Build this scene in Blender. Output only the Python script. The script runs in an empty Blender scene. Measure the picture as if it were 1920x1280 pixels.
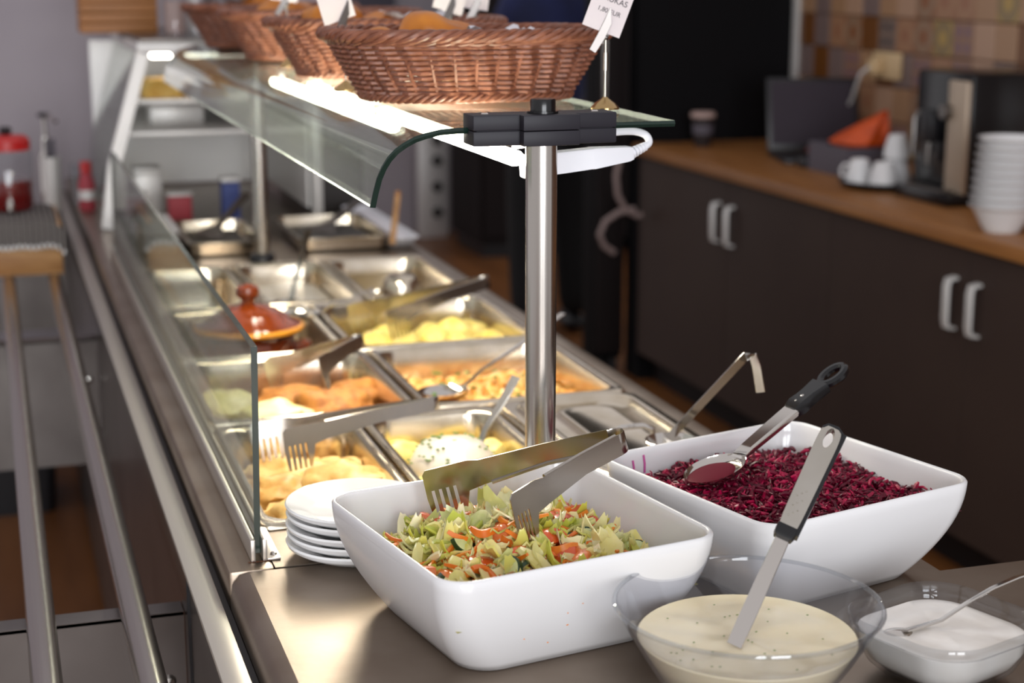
import bpy, bmesh, math, random
from mathutils import Vector, Matrix, noise
S = bpy.context.scene
COL = S.collection
PI = math.pi
V = Vector
rnd = random.Random(7)

# ------------------------------------------------------------------ camera
F_PX = 3090.0
RM = Matrix(((0.95362713, 0.06650053, 0.29355235), (-0.30099053, 0.21069337, 0.93006075), (0.0, 0.97528764, -0.22093895)))
CAM = V((0, 0, 1.53))
cam_d = bpy.data.cameras.new('camera')
cam = bpy.data.objects.new('camera', cam_d)
COL.objects.link(cam)
S.camera = cam
cam_d.sensor_width = 36.0
cam_d.lens = F_PX / 1920 * 36.0
m3 = Matrix((RM.col[0], RM.col[1], -RM.col[2])).transposed()
cam.matrix_world = Matrix.Translation(CAM) @ m3.to_4x4()
cam_d.clip_start = 0.05
cam_d.dof.use_dof = True
cam_d.dof.focus_distance = 1.66
cam_d.dof.aperture_fstop = 4.4


def pt(px, py, x=None, y=None, z=None):
    """point of the room seen in a direction, on a plane X=, Y= or Z="""
    d = RM @ V(((px - 960) / F_PX, -(py - 640) / F_PX, 1.0))
    t = x / d.x if x is not None else y / d.y if y is not None else (z - CAM.z) / d.z
    return CAM + d * t


# ------------------------------------------------------------------ light
S.view_settings.view_transform = 'Standard'
S.view_settings.look = 'None'
S.view_settings.exposure = 0.0
S.view_settings.gamma = 1.0
w = bpy.data.worlds.new('world')
S.world = w
w.use_nodes = True
bg = w.node_tree.nodes['Background']
bg.inputs[0].default_value = (0.93, 0.90, 0.92, 1)
bg.inputs[1].default_value = 0.72


def area(name, loc, rot, sx, sy, power, col):
    l = bpy.data.lights.new(name, 'AREA')
    l.shape = 'RECTANGLE'
    l.size = sx
    l.size_y = sy
    l.energy = power
    l.color = col
    o = bpy.data.objects.new(name, l)
    COL.objects.link(o)
    o.location = loc
    o.rotation_euler = rot
    return o


# daylight through the two windows of the wall behind the photographer
area('window_daylight', (-0.75, -3.0, 1.75), (math.radians(90), 0, 0), 1.15, 1.9, 90, (0.93, 0.96, 1.0))
area('window_daylight', (0.75, -3.0, 1.75), (math.radians(90), 0, 0), 1.15, 1.9, 90, (0.93, 0.96, 1.0))
LED_W = 54.0   # emission of the LED batten and of the strip painted as its reflection


# ------------------------------------------------------------------ materials
def lin(h):
    h = h.lstrip('#')
    o = []
    for i in (0, 2, 4):
        c = int(h[i:i + 2], 16) / 255
        o.append(c / 12.92 if c <= 0.04045 else ((c + 0.055) / 1.055) ** 2.4)
    return (*o, 1)


def nd(nt, t, **k):
    n = nt.nodes.new(t)
    for a, b in k.items():
        setattr(n, a, b)
    return n


def mat(name, col, rough=0.5, metal=0.0, col2=None, scale=30.0, bump=0.0, bscale=None, emit=0.0, spec=0.5, sss=0.0, rand=None, detail=3.0, stretch=None, coat=0.0, lo=0.35, hi=0.65, trans=0.0):
    """principled material; col2 = second colour mixed by noise, rand = list of colours picked per object"""
    m = bpy.data.materials.new(name)
    m.use_nodes = True
    nt = m.node_tree
    b = nt.nodes['Principled BSDF']
    c1 = lin(col) if isinstance(col, str) else col
    b.inputs['Base Color'].default_value = c1
    b.inputs['Roughness'].default_value = rough
    b.inputs['Metallic'].default_value = metal
    b.inputs['Specular IOR Level'].default_value = spec
    b.inputs['Coat Weight'].default_value = coat
    b.inputs['Transmission Weight'].default_value = trans
    if sss:
        b.inputs['Subsurface Weight'].default_value = sss
        b.inputs['Subsurface Radius'].default_value = (0.01, 0.006, 0.003)
        b.inputs['Subsurface Scale'].default_value = 1.0
    if emit:
        b.inputs['Emission Color'].default_value = c1
        b.inputs['Emission Strength'].default_value = emit
    src = None
    if rand:
        oi = nd(nt, 'ShaderNodeObjectInfo')
        cr = nd(nt, 'ShaderNodeValToRGB')
        cr.color_ramp.interpolation = 'LINEAR'
        e = cr.color_ramp.elements
        while len(e) < len(rand):
            e.new(0.5)
        for i, h in enumerate(rand):
            e[i].position = i / (len(rand) - 1)
            e[i].color = lin(h)
        nt.links.new(oi.outputs['Random'], cr.inputs[0])
        src = cr.outputs[0]
    if col2 or bump:
        tc = nd(nt, 'ShaderNodeTexCoord')
        vec = tc.outputs['Object']
        if stretch:
            mp = nd(nt, 'ShaderNodeMapping')
            mp.inputs['Scale'].default_value = stretch
            nt.links.new(vec, mp.inputs[0])
            vec = mp.outputs[0]
    if col2:
        no = nd(nt, 'ShaderNodeTexNoise')
        no.inputs['Scale'].default_value = scale
        no.inputs['Detail'].default_value = detail
        nt.links.new(vec, no.inputs['Vector'])
        mr = nd(nt, 'ShaderNodeMapRange')
        mr.inputs['From Min'].default_value = lo
        mr.inputs['From Max'].default_value = hi
        nt.links.new(no.outputs['Fac'], mr.inputs['Value'])
        mx = nd(nt, 'ShaderNodeMix', data_type='RGBA')
        nt.links.new(mr.outputs[0], mx.inputs[0])
        if src:
            nt.links.new(src, mx.inputs[6])
        else:
            mx.inputs[6].default_value = c1
        mx.inputs[7].default_value = lin(col2)
        src = mx.outputs[2]
    if src:
        nt.links.new(src, b.inputs['Base Color'])
    if bump:
        n2 = nd(nt, 'ShaderNodeTexNoise')
        n2.inputs['Scale'].default_value = bscale or scale
        n2.inputs['Detail'].default_value = 4
        nt.links.new(vec, n2.inputs['Vector'])
        bp = nd(nt, 'ShaderNodeBump')
        bp.inputs['Strength'].default_value = bump
        bp.inputs['Distance'].default_value = 0.002
        nt.links.new(n2.outputs['Fac'], bp.inputs['Height'])
        nt.links.new(bp.outputs[0], b.inputs['Normal'])
    return m


def glass(name, tint, gloss=1.0, haze=0.0, hazecol='#c8cec4', rough=0.02):
    """clear sheet: see-through with Fresnel reflection and an optional dusty film"""
    m = bpy.data.materials.new(name)
    m.use_nodes = True
    nt = m.node_tree
    nt.nodes.clear()
    out = nd(nt, 'ShaderNodeOutputMaterial')
    tr = nd(nt, 'ShaderNodeBsdfTransparent')
    tr.inputs[0].default_value = tint
    gl = nd(nt, 'ShaderNodeBsdfGlossy')
    gl.inputs['Roughness'].default_value = rough
    # Schlick reflection, the same from either side of the sheet
    fr = nd(nt, 'ShaderNodeLayerWeight')
    fr.inputs[0].default_value = 0.5
    pw = nd(nt, 'ShaderNodeMath', operation='POWER')
    pw.inputs[1].default_value = 5.0
    nt.links.new(fr.outputs['Facing'], pw.inputs[0])
    mu = nd(nt, 'ShaderNodeMath', operation='MULTIPLY_ADD')
    mu.inputs[1].default_value = 0.9
    mu.inputs[2].default_value = 0.04 * gloss
    nt.links.new(pw.outputs[0], mu.inputs[0])
    m1 = nd(nt, 'ShaderNodeMixShader')
    nt.links.new(mu.outputs[0], m1.inputs[0])
    nt.links.new(tr.outputs[0], m1.inputs[1])
    nt.links.new(gl.outputs[0], m1.inputs[2])
    last = m1
    if haze:
        df = nd(nt, 'ShaderNodeBsdfDiffuse')
        df.inputs[0].default_value = lin(hazecol)
        tl = nd(nt, 'ShaderNodeBsdfTranslucent')
        tl.inputs[0].default_value = lin(hazecol)
        ad = nd(nt, 'ShaderNodeMixShader')
        nt.links.new(df.outputs[0], ad.inputs[1])
        nt.links.new(tl.outputs[0], ad.inputs[2])
        tc = nd(nt, 'ShaderNodeTexCoord')
        no = nd(nt, 'ShaderNodeTexNoise')
        no.inputs['Scale'].default_value = 9
        no.inputs['Detail'].default_value = 6
        nt.links.new(tc.outputs['Object'], no.inputs['Vector'])
        mr = nd(nt, 'ShaderNodeMapRange')
        mr.inputs['To Min'].default_value = haze * 0.6
        mr.inputs['To Max'].default_value = haze * 1.4
        nt.links.new(no.outputs['Fac'], mr.inputs['Value'])
        m2 = nd(nt, 'ShaderNodeMixShader')
        nt.links.new(mr.outputs[0], m2.inputs[0])
        nt.links.new(m1.outputs[0], m2.inputs[1])
        nt.links.new(ad.outputs[0], m2.inputs[2])
        last = m2
    nt.links.new(last.outputs[0], out.inputs[0])
    return m


M = {}
M['steel'] = mat('brushed_steel', '#c2bdb4', 0.27, 1.0, col2='#b3ada2', scale=14, bump=0.04, bscale=40)
M['steel_top'] = mat('worktop_steel', '#998b7d', 0.36, 1.0, col2='#8a7a6b', scale=9, bump=0.06, bscale=120)
M['steel_pan'] = mat('pan_steel', '#dcd1c0', 0.2, 1.0, col2='#ccbfaa', scale=16)
M['steel_dark'] = mat('panel_steel', '#7c7774', 0.34, 1.0, col2='#6c6764', scale=6)
M['trim_steel'] = mat('trim_steel', '#bdb6ae', 0.36, 0.75)
M['chrome'] = mat('polished_steel', '#cfcac4', 0.12, 1.0)
M['tongs'] = mat('tongs_steel', '#b3aca4', 0.2, 1.0)
M['tube_steel'] = mat('tube_steel', '#b9b4ae', 0.22, 1.0)
M['alu'] = mat('white_aluminium', '#d9d6d3', 0.4, 0.3)
M['black'] = mat('black_plastic', '#17161a', 0.42)
M['blackgloss'] = mat('glossy_black_plastic', '#0c0c0f', 0.22)
M['bracket'] = mat('bracket_black', '#232128', 0.5, spec=0.3)
M['white_plastic'] = mat('white_plastic', '#e6e6ec', 0.4)
M['porcelain'] = mat('white_porcelain', '#dfdedf', 0.16, spec=0.5, coat=0.3)
M['plate'] = mat('plate_porcelain', '#eeeeee', 0.12, coat=0.3)
M['wood'] = mat('oak_worktop', '#a06b38', 0.42, col2='#875527', scale=3.5, stretch=(14, 0.9, 14), detail=6)
M['pine'] = mat('pine_board', '#b98a55', 0.55, col2='#9b6c3c', scale=3, stretch=(2, 14, 14), detail=5)
M['box_wood'] = mat('bamboo_box', '#a9713f', 0.5, col2='#97622f', scale=3, stretch=(1.5, 12, 24), detail=5)
M['floor'] = mat('floor_wood', '#7a4c26', 0.4, col2='#623a1a', scale=1.2, stretch=(8, 1, 1), detail=6)
M['wall'] = mat('lilac_grey_paint', '#aaa2a8', 0.8, col2='#a39ba2', scale=2)
M['cabinet'] = mat('cabinet_brown', '#3d2f29', 0.6, col2='#392b26', scale=3, spec=0.25)
M['darkbrown'] = mat('dark_wardrobe', '#1a1313', 0.65, spec=0.2)
M['blackwall'] = mat('black_panel', '#09080b', 0.7, spec=0.15)
M['wicker'] = mat('wicker', '#8c5843', 0.42, col2='#6e402e', scale=60, spec=0.4)
M['salad_bed'] = mat('salad_bed', '#8e8a3a', 0.6, col2='#c9b25a', scale=60)
M['lettuce'] = mat('lettuce', '#d3cf86', 0.28, rand=['#f0e6b4', '#e6da86', '#d2cc58', '#b4bb40', '#efe2ac', '#e2d67e', '#a3ae38', '#f2e8c4'], col2='#f4e8ba', scale=45, lo=0.5, hi=0.8, sss=0.15, coat=0.25)
M['tomato'] = mat('tomato', '#c8401c', 0.25, rand=['#dd5f20', '#c9421a', '#e37a2c', '#d65022'], col2='#e8935a', scale=55, lo=0.5, hi=0.8, coat=0.4)
M['carrot'] = mat('carrot', '#e57d1e', 0.35, rand=['#e8851f', '#dd6b16', '#efa041'], coat=0.3)
M['cuke'] = mat('cucumber_flesh', '#c4cd8c', 0.3, col2='#dbe0ae', scale=50, coat=0.3)
M['peel'] = mat('cucumber_peel', '#1f3a1c', 0.3)
M['beet'] = mat('grated_beetroot', '#6e0429', 0.42, col2='#3c0214', scale=110, coat=0.0, spec=0.35)
M['beet_light'] = mat('grated_beetroot_light', '#b00a45', 0.38, col2='#80062f', scale=110, coat=0.0, spec=0.4)
M['beet_stain'] = mat('beet_stain', '#c65a9c', 0.4)
M['fish'] = mat('battered_fish', '#dba95a', 0.5, col2='#f0cf86', scale=28, bump=0.6, bscale=70, sss=0.1)
M['fish_edge'] = mat('battered_fish_browned', '#c98f3d', 0.5, col2='#e9c174', scale=36, bump=0.6, bscale=80)
M['cutlet'] = mat('breaded_cutlet', '#bf8038', 0.6, col2='#9c5c1c', scale=60, bump=1.0, bscale=140)
M['omelette'] = mat('melted_cheese', '#eadf8a', 0.4, col2='#f6efc2', scale=20, bump=0.3)
M['stew'] = mat('orange_stew', '#e08a26', 0.35, rand=['#e7962c', '#d97718', '#efb24d', '#c9600f'], col2='#f0a944', scale=60, coat=0.3)
M['stew_bits'] = mat('orange_stew_bits', '#d98f33', 0.35, col2='#f0c878', scale=35, coat=0.3)
M['herb'] = mat('green_herb', '#5a7a2a', 0.5)
M['potato'] = mat('boiled_potato', '#ecca4f', 0.4, rand=['#eed055', '#f3dc77', '#e2b93c'], col2='#f3e08d', scale=25, bump=0.2, sss=0.1)
M['sauce'] = mat('yellow_sauce', '#b8a548', 0.3, col2='#a08d34', scale=12)
M['cream_sauce'] = mat('white_cream_sauce', '#ece3d6', 0.25, col2='#e2d6c4', scale=15, coat=0.3)
M['dressing'] = mat('pale_yellow_dressing', '#efe2c2', 0.22, col2='#e8d8b2', scale=18, bump=0.25, bscale=18, coat=0.3, sss=0.1)
M['yoghurt'] = mat('white_sour_cream', '#f4efe9', 0.25, col2='#ece5dd', scale=22, bump=0.5, bscale=20, coat=0.2)
M['clay'] = mat('glazed_clay', '#6e2c0c', 0.14, col2='#5a2208', scale=10, coat=0.3)
M['clay_rim'] = mat('ochre_glaze', '#c98526', 0.18, coat=0.5)
M['pastry'] = mat('golden_pastry', '#c87a20', 0.45, col2='#b0620f', scale=18, bump=0.5, bscale=40)
M['napkin'] = mat('white_napkin', '#d9d6dc', 0.8)
M['paper'] = mat('tag_paper', '#d6cbcc', 0.7)
M['ink'] = mat('tag_ink', '#3a3338', 0.7)
M['brass'] = mat('brass_base', '#b79a6c', 0.15, 1.0)
M['navy'] = mat('navy_cloth', '#18204e', 0.85, col2='#10163a', scale=6)
M['trousers'] = mat('black_trousers', '#0c0b0d', 0.9)
M['skin'] = mat('skin', '#b8866a', 0.5, sss=0.1)
M['hair'] = mat('brown_hair', '#2a1c14', 0.6)
M['orange_cloth'] = mat('orange_bag', '#d9530e', 0.5, col2='#b8420a', scale=12, bump=0.4, bscale=15)
M['redplastic'] = mat('red_plastic', '#b41c1c', 0.35)
M['juice'] = mat('red_juice', '#7a0404', 0.1, coat=0.5, trans=0.3)
M['screen'] = mat('dark_screen', '#352d36', 0.5, spec=0.2)
M['greybox'] = mat('grey_box', '#55505a', 0.6)
M['bluepack'] = mat('blue_pack', '#3d4b86', 0.6)
M['redpack'] = mat('red_pack', '#a33a44', 0.6)
M['silver'] = mat('silver_panel', '#b7a592', 0.45, 0.35)
M['outlet'] = mat('cream_outlet', '#cdb086', 0.5)
M['cable'] = mat('pale_cable', '#8a7672', 0.6)
M['cup_brown'] = mat('dark_cup', '#251c1c', 0.6)
M['cup_lid'] = mat('cup_lid', '#b59a92', 0.6)
M['charcoal'] = mat('charcoal_utensil', '#3a2f27', 0.5)
M['darkpan'] = mat('dark_pan', '#26211f', 0.4, 0.3)
M['rust'] = mat('rust', '#5b3013', 0.8)
M['grout'] = mat('grout', '#6f5445', 0.9)
M['yellowfood'] = mat('yellow_food', '#c99a3c', 0.6, col2='#dcb866', scale=30)
M['led'] = mat('led_diffuser', (1.0, 0.93, 0.78, 1), 0.5, emit=LED_W)
M['glass_shelf'] = glass('dusty_curved_glass', (0.86, 0.91, 0.87, 1), 2.6, haze=0.035)
M['glass_pane'] = glass('clear_pane', (0.90, 0.93, 0.905, 1), 1.0, haze=0.05)
M['glass_edge'] = mat('green_glass_edge', '#12261f', 0.2, coat=0.2, spec=0.4)
M['clear'] = glass('clear_plastic', (0.93, 0.935, 0.95, 1), 1.2, haze=0.03, hazecol='#e8e8f0')
M['clear_glass'] = glass('clear_glassware', (0.90, 0.91, 0.92, 1), 1.4, rough=0.01)


def stripes(name, a, b, axis, freq):
    m = bpy.data.materials.new(name)
    m.use_nodes = True
    nt = m.node_tree
    bs = nt.nodes['Principled BSDF']
    bs.inputs['Roughness'].default_value = 0.85
    tc = nd(nt, 'ShaderNodeTexCoord')
    sp = nd(nt, 'ShaderNodeSeparateXYZ')
    nt.links.new(tc.outputs['Object'], sp.inputs[0])
    mu = nd(nt, 'ShaderNodeMath', operation='MULTIPLY')
    mu.inputs[1].default_value = freq
    nt.links.new(sp.outputs[axis], mu.inputs[0])
    fr = nd(nt, 'ShaderNodeMath', operation='FRACT')
    nt.links.new(mu.outputs[0], fr.inputs[0])
    gt = nd(nt, 'ShaderNodeMath', operation='GREATER_THAN')
    gt.inputs[1].default_value = 0.62
    nt.links.new(fr.outputs[0], gt.inputs[0])
    mx = nd(nt, 'ShaderNodeMix', data_type='RGBA')
    mx.inputs[6].default_value = lin(a)
    mx.inputs[7].default_value = lin(b)
    nt.links.new(gt.outputs[0], mx.inputs[0])
    nt.links.new(mx.outputs[2], bs.inputs['Base Color'])
    return m


M['striped'] = stripes('striped_cloth', '#2b2725', '#8a827e', 0, 75)


def tile_mat(name, base, spot, kind):
    """printed ceramic tile: a flower, dots or plain marble on the tile's own square (object space, -1..1)"""
    m = bpy.data.materials.new(name)
    m.use_nodes = True
    nt = m.node_tree
    bs = nt.nodes['Principled BSDF']
    bs.inputs['Roughness'].default_value = 0.35
    tc = nd(nt, 'ShaderNodeTexCoord')
    if kind == 'plain':
        n = nd(nt, 'ShaderNodeTexNoise')
        n.inputs['Scale'].default_value = 18
        f = n.outputs['Fac']
    else:
        mp = nd(nt, 'ShaderNodeMapping')
        k = 1 / 0.055 if kind == 'flower' else 2 / 0.055
        mp.inputs['Scale'].default_value = (k, k, k)
        nt.links.new(tc.outputs['Object'], mp.inputs[0])
        sp = nd(nt, 'ShaderNodeSeparateXYZ')
        nt.links.new(mp.outputs[0], sp.inputs[0])
        ab = []
        for i in (1, 2):
            a = nd(nt, 'ShaderNodeMath', operation='ABSOLUTE')
            nt.links.new(sp.outputs[i], a.inputs[0])
            q = a.outputs[0]
            if kind == 'dots':
                su = nd(nt, 'ShaderNodeMath', operation='SUBTRACT')
                su.inputs[1].default_value = 0.9
                nt.links.new(q, su.inputs[0])
                q = su.outputs[0]
            p = nd(nt, 'ShaderNodeMath', operation='POWER')
            p.inputs[1].default_value = 2
            nt.links.new(q, p.inputs[0])
            ab.append(p.outputs[0])
        ad = nd(nt, 'ShaderNodeMath', operation='ADD')
        nt.links.new(ab[0], ad.inputs[0])
        nt.links.new(ab[1], ad.inputs[1])
        si = nd(nt, 'ShaderNodeMath', operation='MULTIPLY')
        si.inputs[1].default_value = 5.0 if kind == 'flower' else 2.2
        nt.links.new(ad.outputs[0], si.inputs[0])
        co = nd(nt, 'ShaderNodeMath', operation='COSINE')
        nt.links.new(si.outputs[0], co.inputs[0])
        f = co.outputs[0]
    mx = nd(nt, 'ShaderNodeMix', data_type='RGBA')
    mx.inputs[6].default_value = lin(base)
    mx.inputs[7].default_value = lin(spot)
    if kind == 'plain':
        nt.links.new(f, mx.inputs[0])
    else:
        gt = nd(nt, 'ShaderNodeMapRange')
        gt.inputs['From Min'].default_value = 0.2
        gt.inputs['From Max'].default_value = 0.9
        nt.links.new(f, gt.inputs['Value'])
        nt.links.new(gt.outputs[0], mx.inputs[0])
    nt.links.new(mx.outputs[2], bs.inputs['Base Color'])
    return m


# ------------------------------------------------------------------ mesh helpers
class MB:
    def __init__(s):
        s.v, s.f, s.m, s.i = [], [], [], 0

    def add(s, vs, fs, mi=None):
        n = len(s.v)
        s.v += [tuple(p) for p in vs]
        s.f += [tuple(k + n for k in q) for q in fs]
        s.m += [s.i if mi is None else mi] * len(fs)
        return s

    def box(s, x0, x1, y0, y1, z0, z1, bev=0.0, mat=None):
        bm = bmesh.new()
        bmesh.ops.create_cube(bm, size=1)
        for p in bm.verts:
            p.co = V((x0 + (p.co.x + .5) * (x1 - x0), y0 + (p.co.y + .5) * (y1 - y0), z0 + (p.co.z + .5) * (z1 - z0)))
        if bev:
            bmesh.ops.bevel(bm, geom=bm.edges[:], offset=bev, segments=2, profile=0.5, affect='EDGES')
        return s.bm(bm, mat)

    def bm(s, bm, mat=None):
        bm.verts.index_update()
        vs = [p.co.copy() for p in bm.verts]
        if mat is not None:
            vs = [mat @ p for p in vs]
        s.add(vs, [[q.index for q in f.verts] for f in bm.faces])
        bm.free()
        return s

    def loft(s, loops, cap0=False, cap1=False, closed=True, mi=None):
        n = len(loops[0])
        vs = [p for l in loops for p in l]
        fs = []
        for a in range(len(loops) - 1):
            for j in range(n if closed else n - 1):
                k = (j + 1) % n
                fs.append((a * n + j, a * n + k, (a + 1) * n + k, (a + 1) * n + j))
        if cap0:
            fs.append(tuple(reversed(range(n))))
        if cap1:
            fs.append(tuple(range((len(loops) - 1) * n, len(loops) * n)))
        return s.add(vs, fs, mi)

    def lathe(s, prof, n=32, c=(0, 0, 0), mi=None):
        loops = []
        for r, z in prof:
            r = max(r, 1e-4)
            loops.append([(c[0] + r * math.cos(2 * PI * k / n), c[1] + r * math.sin(2 * PI * k / n), c[2] + z) for k in range(n)])
        return s.loft(loops, mi=mi)

    def tube(s, pts, rad, n=8, caps=True, closed=False, flat=None, side=None):
        """swept tube; rad number or list; flat = (half width, half thickness) or list of them for a flat bar whose width lies along side"""
        pts = [V(p) for p in pts]
        m = len(pts)
        loops = []
        up = None
        for i, p in enumerate(pts):
            if closed:
                t = pts[(i + 1) % m] - pts[i - 1]
            else:
                t = pts[min(i + 1, m - 1)] - pts[max(i - 1, 0)]
            t.normalize()
            if side is not None:
                a = V(side)
                a = (a - t * a.dot(t)).normalized()
            else:
                if up is None:
                    up = V((0, 0, 1)) if abs(t.z) < 0.9 else V((1, 0, 0))
                a = (up - t * up.dot(t)).normalized()
                up = a
            b = t.cross(a)
            if flat is not None:
                fw, ft = flat[i] if isinstance(flat, list) else flat
                q = [(fw, ft * .4), (fw * .92, ft), (-fw * .92, ft), (-fw, ft * .4), (-fw, -ft * .4), (-fw * .92, -ft), (fw * .92, -ft), (fw, -ft * .4)]
                loops.append([p + a * x + b * y for x, y in q])
            else:
                r = rad[i] if isinstance(rad, (list, tuple)) else rad
                loops.append([p + (a * math.cos(2 * PI * k / n) + b * math.sin(2 * PI * k / n)) * r for k in range(n)])
        if closed:
            loops.append(loops[0])
            return s.loft(loops)
        return s.loft(loops, caps, caps)

    def blob(s, c, sx, sy, sz, amp=0.15, fr=1.5, seed=0, sub=2, rz=0.0, flatb=None):
        bm = bmesh.new()
        bmesh.ops.create_icosphere(bm, subdivisions=sub, radius=1)
        for p in bm.verts:
            d = p.co.normalized()
            k = 1 + amp * noise.noise(d * fr + V((seed * 3.1, seed * 1.7, seed))) * 2
            q = V((d.x * sx * k, d.y * sy * k, d.z * sz * k))
            if flatb is not None and q.z < flatb:
                q.z = flatb
            p.co = q
        mt = Matrix.Translation(V(c)) @ Matrix.Rotation(rz, 4, 'Z')
        return s.bm(bm, mt)

    def build(s, name, mats, parent=None, smooth=True, loc=None, rot=None, angle=40):
        me = bpy.data.meshes.new(name)
        me.from_pydata(s.v, [], s.f)
        if not isinstance(mats, (list, tuple)):
            mats = [mats]
        for m in mats:
            me.materials.append(M[m] if isinstance(m, str) else m)
        if len(mats) > 1:
            me.polygons.foreach_set('material_index', s.m)
        bm = bmesh.new()
        bm.from_mesh(me)
        bmesh.ops.remove_doubles(bm, verts=bm.verts[:], dist=1e-6)
        bmesh.ops.recalc_face_normals(bm, faces=bm.faces[:])
        if smooth:
            an = math.radians(angle)
            for f in bm.faces:
                f.smooth = True
            for e in bm.edges:
                if len(e.link_faces) == 2 and e.calc_face_angle(0) > an:
                    e.smooth = False
        bm.to_mesh(me)
        bm.free()
        return ob(name, me, parent, loc, rot)


def ob(name, me, parent=None, loc=None, rot=None):
    o = bpy.data.objects.new(name, me)
    COL.objects.link(o)
    if loc is not None:
        o.location = loc
    if rot is not None:
        o.rotation_euler = rot
    if parent is not None:
        o.parent = parent
    return o


def tag(o, label=None, cat=None, group=None, kind=None):
    if label:
        o['label'] = label
    if cat:
        o['category'] = cat
    if group:
        o['group'] = group
    if kind:
        o['kind'] = kind
    return o


def thing(name, loc, label, cat, group=None, rz=0.0):
    o = ob(name, None, None, loc, (0, 0, rz))
    return tag(o, label, cat, group)


def part_copy(o, parent, loc=None, rot=None, scale=None):
    c = o.copy()
    COL.objects.link(c)
    c.parent = parent
    if loc is not None:
        c.location = loc
    if rot is not None:
        c.rotation_euler = rot
    if scale is not None:
        c.scale = scale
    return c


def copy_tree(o, label=None, loc=None, rz=None):
    c = o.copy()
    COL.objects.link(c)
    for ch in o.children:
        k = ch.copy()
        COL.objects.link(k)
        k.parent = c
        for g in ch.children:
            q = g.copy()
            COL.objects.link(q)
            q.parent = k
    if label:
        c['label'] = label
    if loc is not None:
        c.location = loc
    if rz is not None:
        c.rotation_euler = (0, 0, rz)
    return c


def rr(wd, dp, r, n=6, z=0.0, c=(0, 0)):
    r = min(r, wd / 2 - 1e-4, dp / 2 - 1e-4)
    o = []
    for cx, cy, a0 in ((wd / 2 - r, dp / 2 - r, 0), (-wd / 2 + r, dp / 2 - r, PI / 2), (-wd / 2 + r, -dp / 2 + r, PI), (wd / 2 - r, -dp / 2 + r, 1.5 * PI)):
        for k in range(n + 1):
            a = a0 + PI / 2 * k / n
            o.append((c[0] + cx + r * math.cos(a), c[1] + cy + r * math.sin(a), z))
    return o


def structure(name, mb, m, parent=None, smooth=False):
    o = mb.build(name, m, parent, smooth)
    if parent is None:
        o['kind'] = 'structure'
    return o


def text(body, size, m, parent, mtx):
    cu = bpy.data.curves.new('lettering', 'FONT')
    cu.body = body
    cu.size = size
    cu.align_x = 'CENTER'
    tmp = bpy.data.objects.new('tmp', cu)
    COL.objects.link(tmp)
    bpy.context.view_layer.update()
    me = bpy.data.meshes.new_from_object(tmp.evaluated_get(bpy.context.evaluated_depsgraph_get()))
    bpy.data.objects.remove(tmp)
    me.materials.clear()
    me.materials.append(M[m])
    o = ob('lettering', me, parent)
    o.matrix_local = mtx
    return o


# ------------------------------------------------------------------ the room
structure('floor', MB().box(-3.5, 4.6, -3.2, 9.6, -0.08, 0), 'floor')
structure('wall_back', MB().box(0.6, 4.6, 9.4, 9.5, 0, 2.8), 'wall')
structure('wall_left', MB().box(-3.4, 1.12, 5.4, 5.5, 0, 2.8), 'wall')
wr = structure('wall_right', MB().box(2.906, 3.0, 0.4, 5.8, 0, 2.8), 'grout')
# patterned tiles of the right wall, each a tile of its own
TM = [tile_mat('tile_ochre', '#6e451f', '#6b3c14', 'plain'), tile_mat('tile_blue_dots', '#7d685c', '#574c4a', 'dots'),
      tile_mat('tile_peach', '#9c7457', '#93644a', 'flower'), tile_mat('tile_sand', '#8a6a50', '#b48a66', 'plain'),
      tile_mat('tile_flower', '#8e7058', '#875434', 'flower'), tile_mat('tile_grey', '#7a6660', '#75625f', 'plain'),
      tile_mat('tile_olive', '#86704c', '#a98a4a', 'flower'), tile_mat('tile_cream', '#a58670', '#b38c70', 'plain'),
      tile_mat('tile_rosette', '#8d6a55', '#7a5d63', 'dots')]
tb = bmesh.new()
bmesh.ops.create_cube(tb, size=1)
for p_ in tb.verts:
    p_.co = V((p_.co.x * 0.012, p_.co.y * 0.111, p_.co.z * 0.111))
bmesh.ops.bevel(tb, geom=[e for e in tb.edges if all(q.co.x < 0 for q in e.verts)], offset=0.002, segments=1, affect='EDGES')
tmes = []
for tm in TM:
    me = bpy.data.meshes.new('tile')
    tb.to_mesh(me)
    me.materials.append(tm)
    tmes.append(me)
tb.free()
rows = {5: [5, 2, 8, 4, 1, 7, 6, 3, 4, 5, 7, 3], 4: [3, 5, 3, 7, 5, 3, 7, 4, 2, 2, 3, 6], 3: [0, 5, 2, 4, 0, 1, 2, 4, 6, 8, 7, 3], 2: [5, 0, 5, 8, 3, 0, 5, 8, 2, 8, 7, 5], 1: [3, 4, 0, 6, 2, 7, 3, 4, 5, 0, 2, 4], 0: [5, 2, 3, 0, 4, 2, 8, 6, 3, 5, 0, 4]}
for r_, cols in rows.items():
    for c_ in range(22):
        kx = cols[c_ % 12] if c_ < 12 else rnd.randrange(9)
        ob('tile', tmes[kx], wr, (2.902, 5.565 - 0.115 * c_, 0.925 + 0.042 + 0.115 * r_))
structure('trim_1', MB().box(2.884, 2.906, 5.628, 5.66, 0.9, 2.8), 'alu')
structure('wall_partition', MB().box(2.29, 2.906, 5.67, 5.8, 0, 2.8), 'blackwall')

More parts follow.
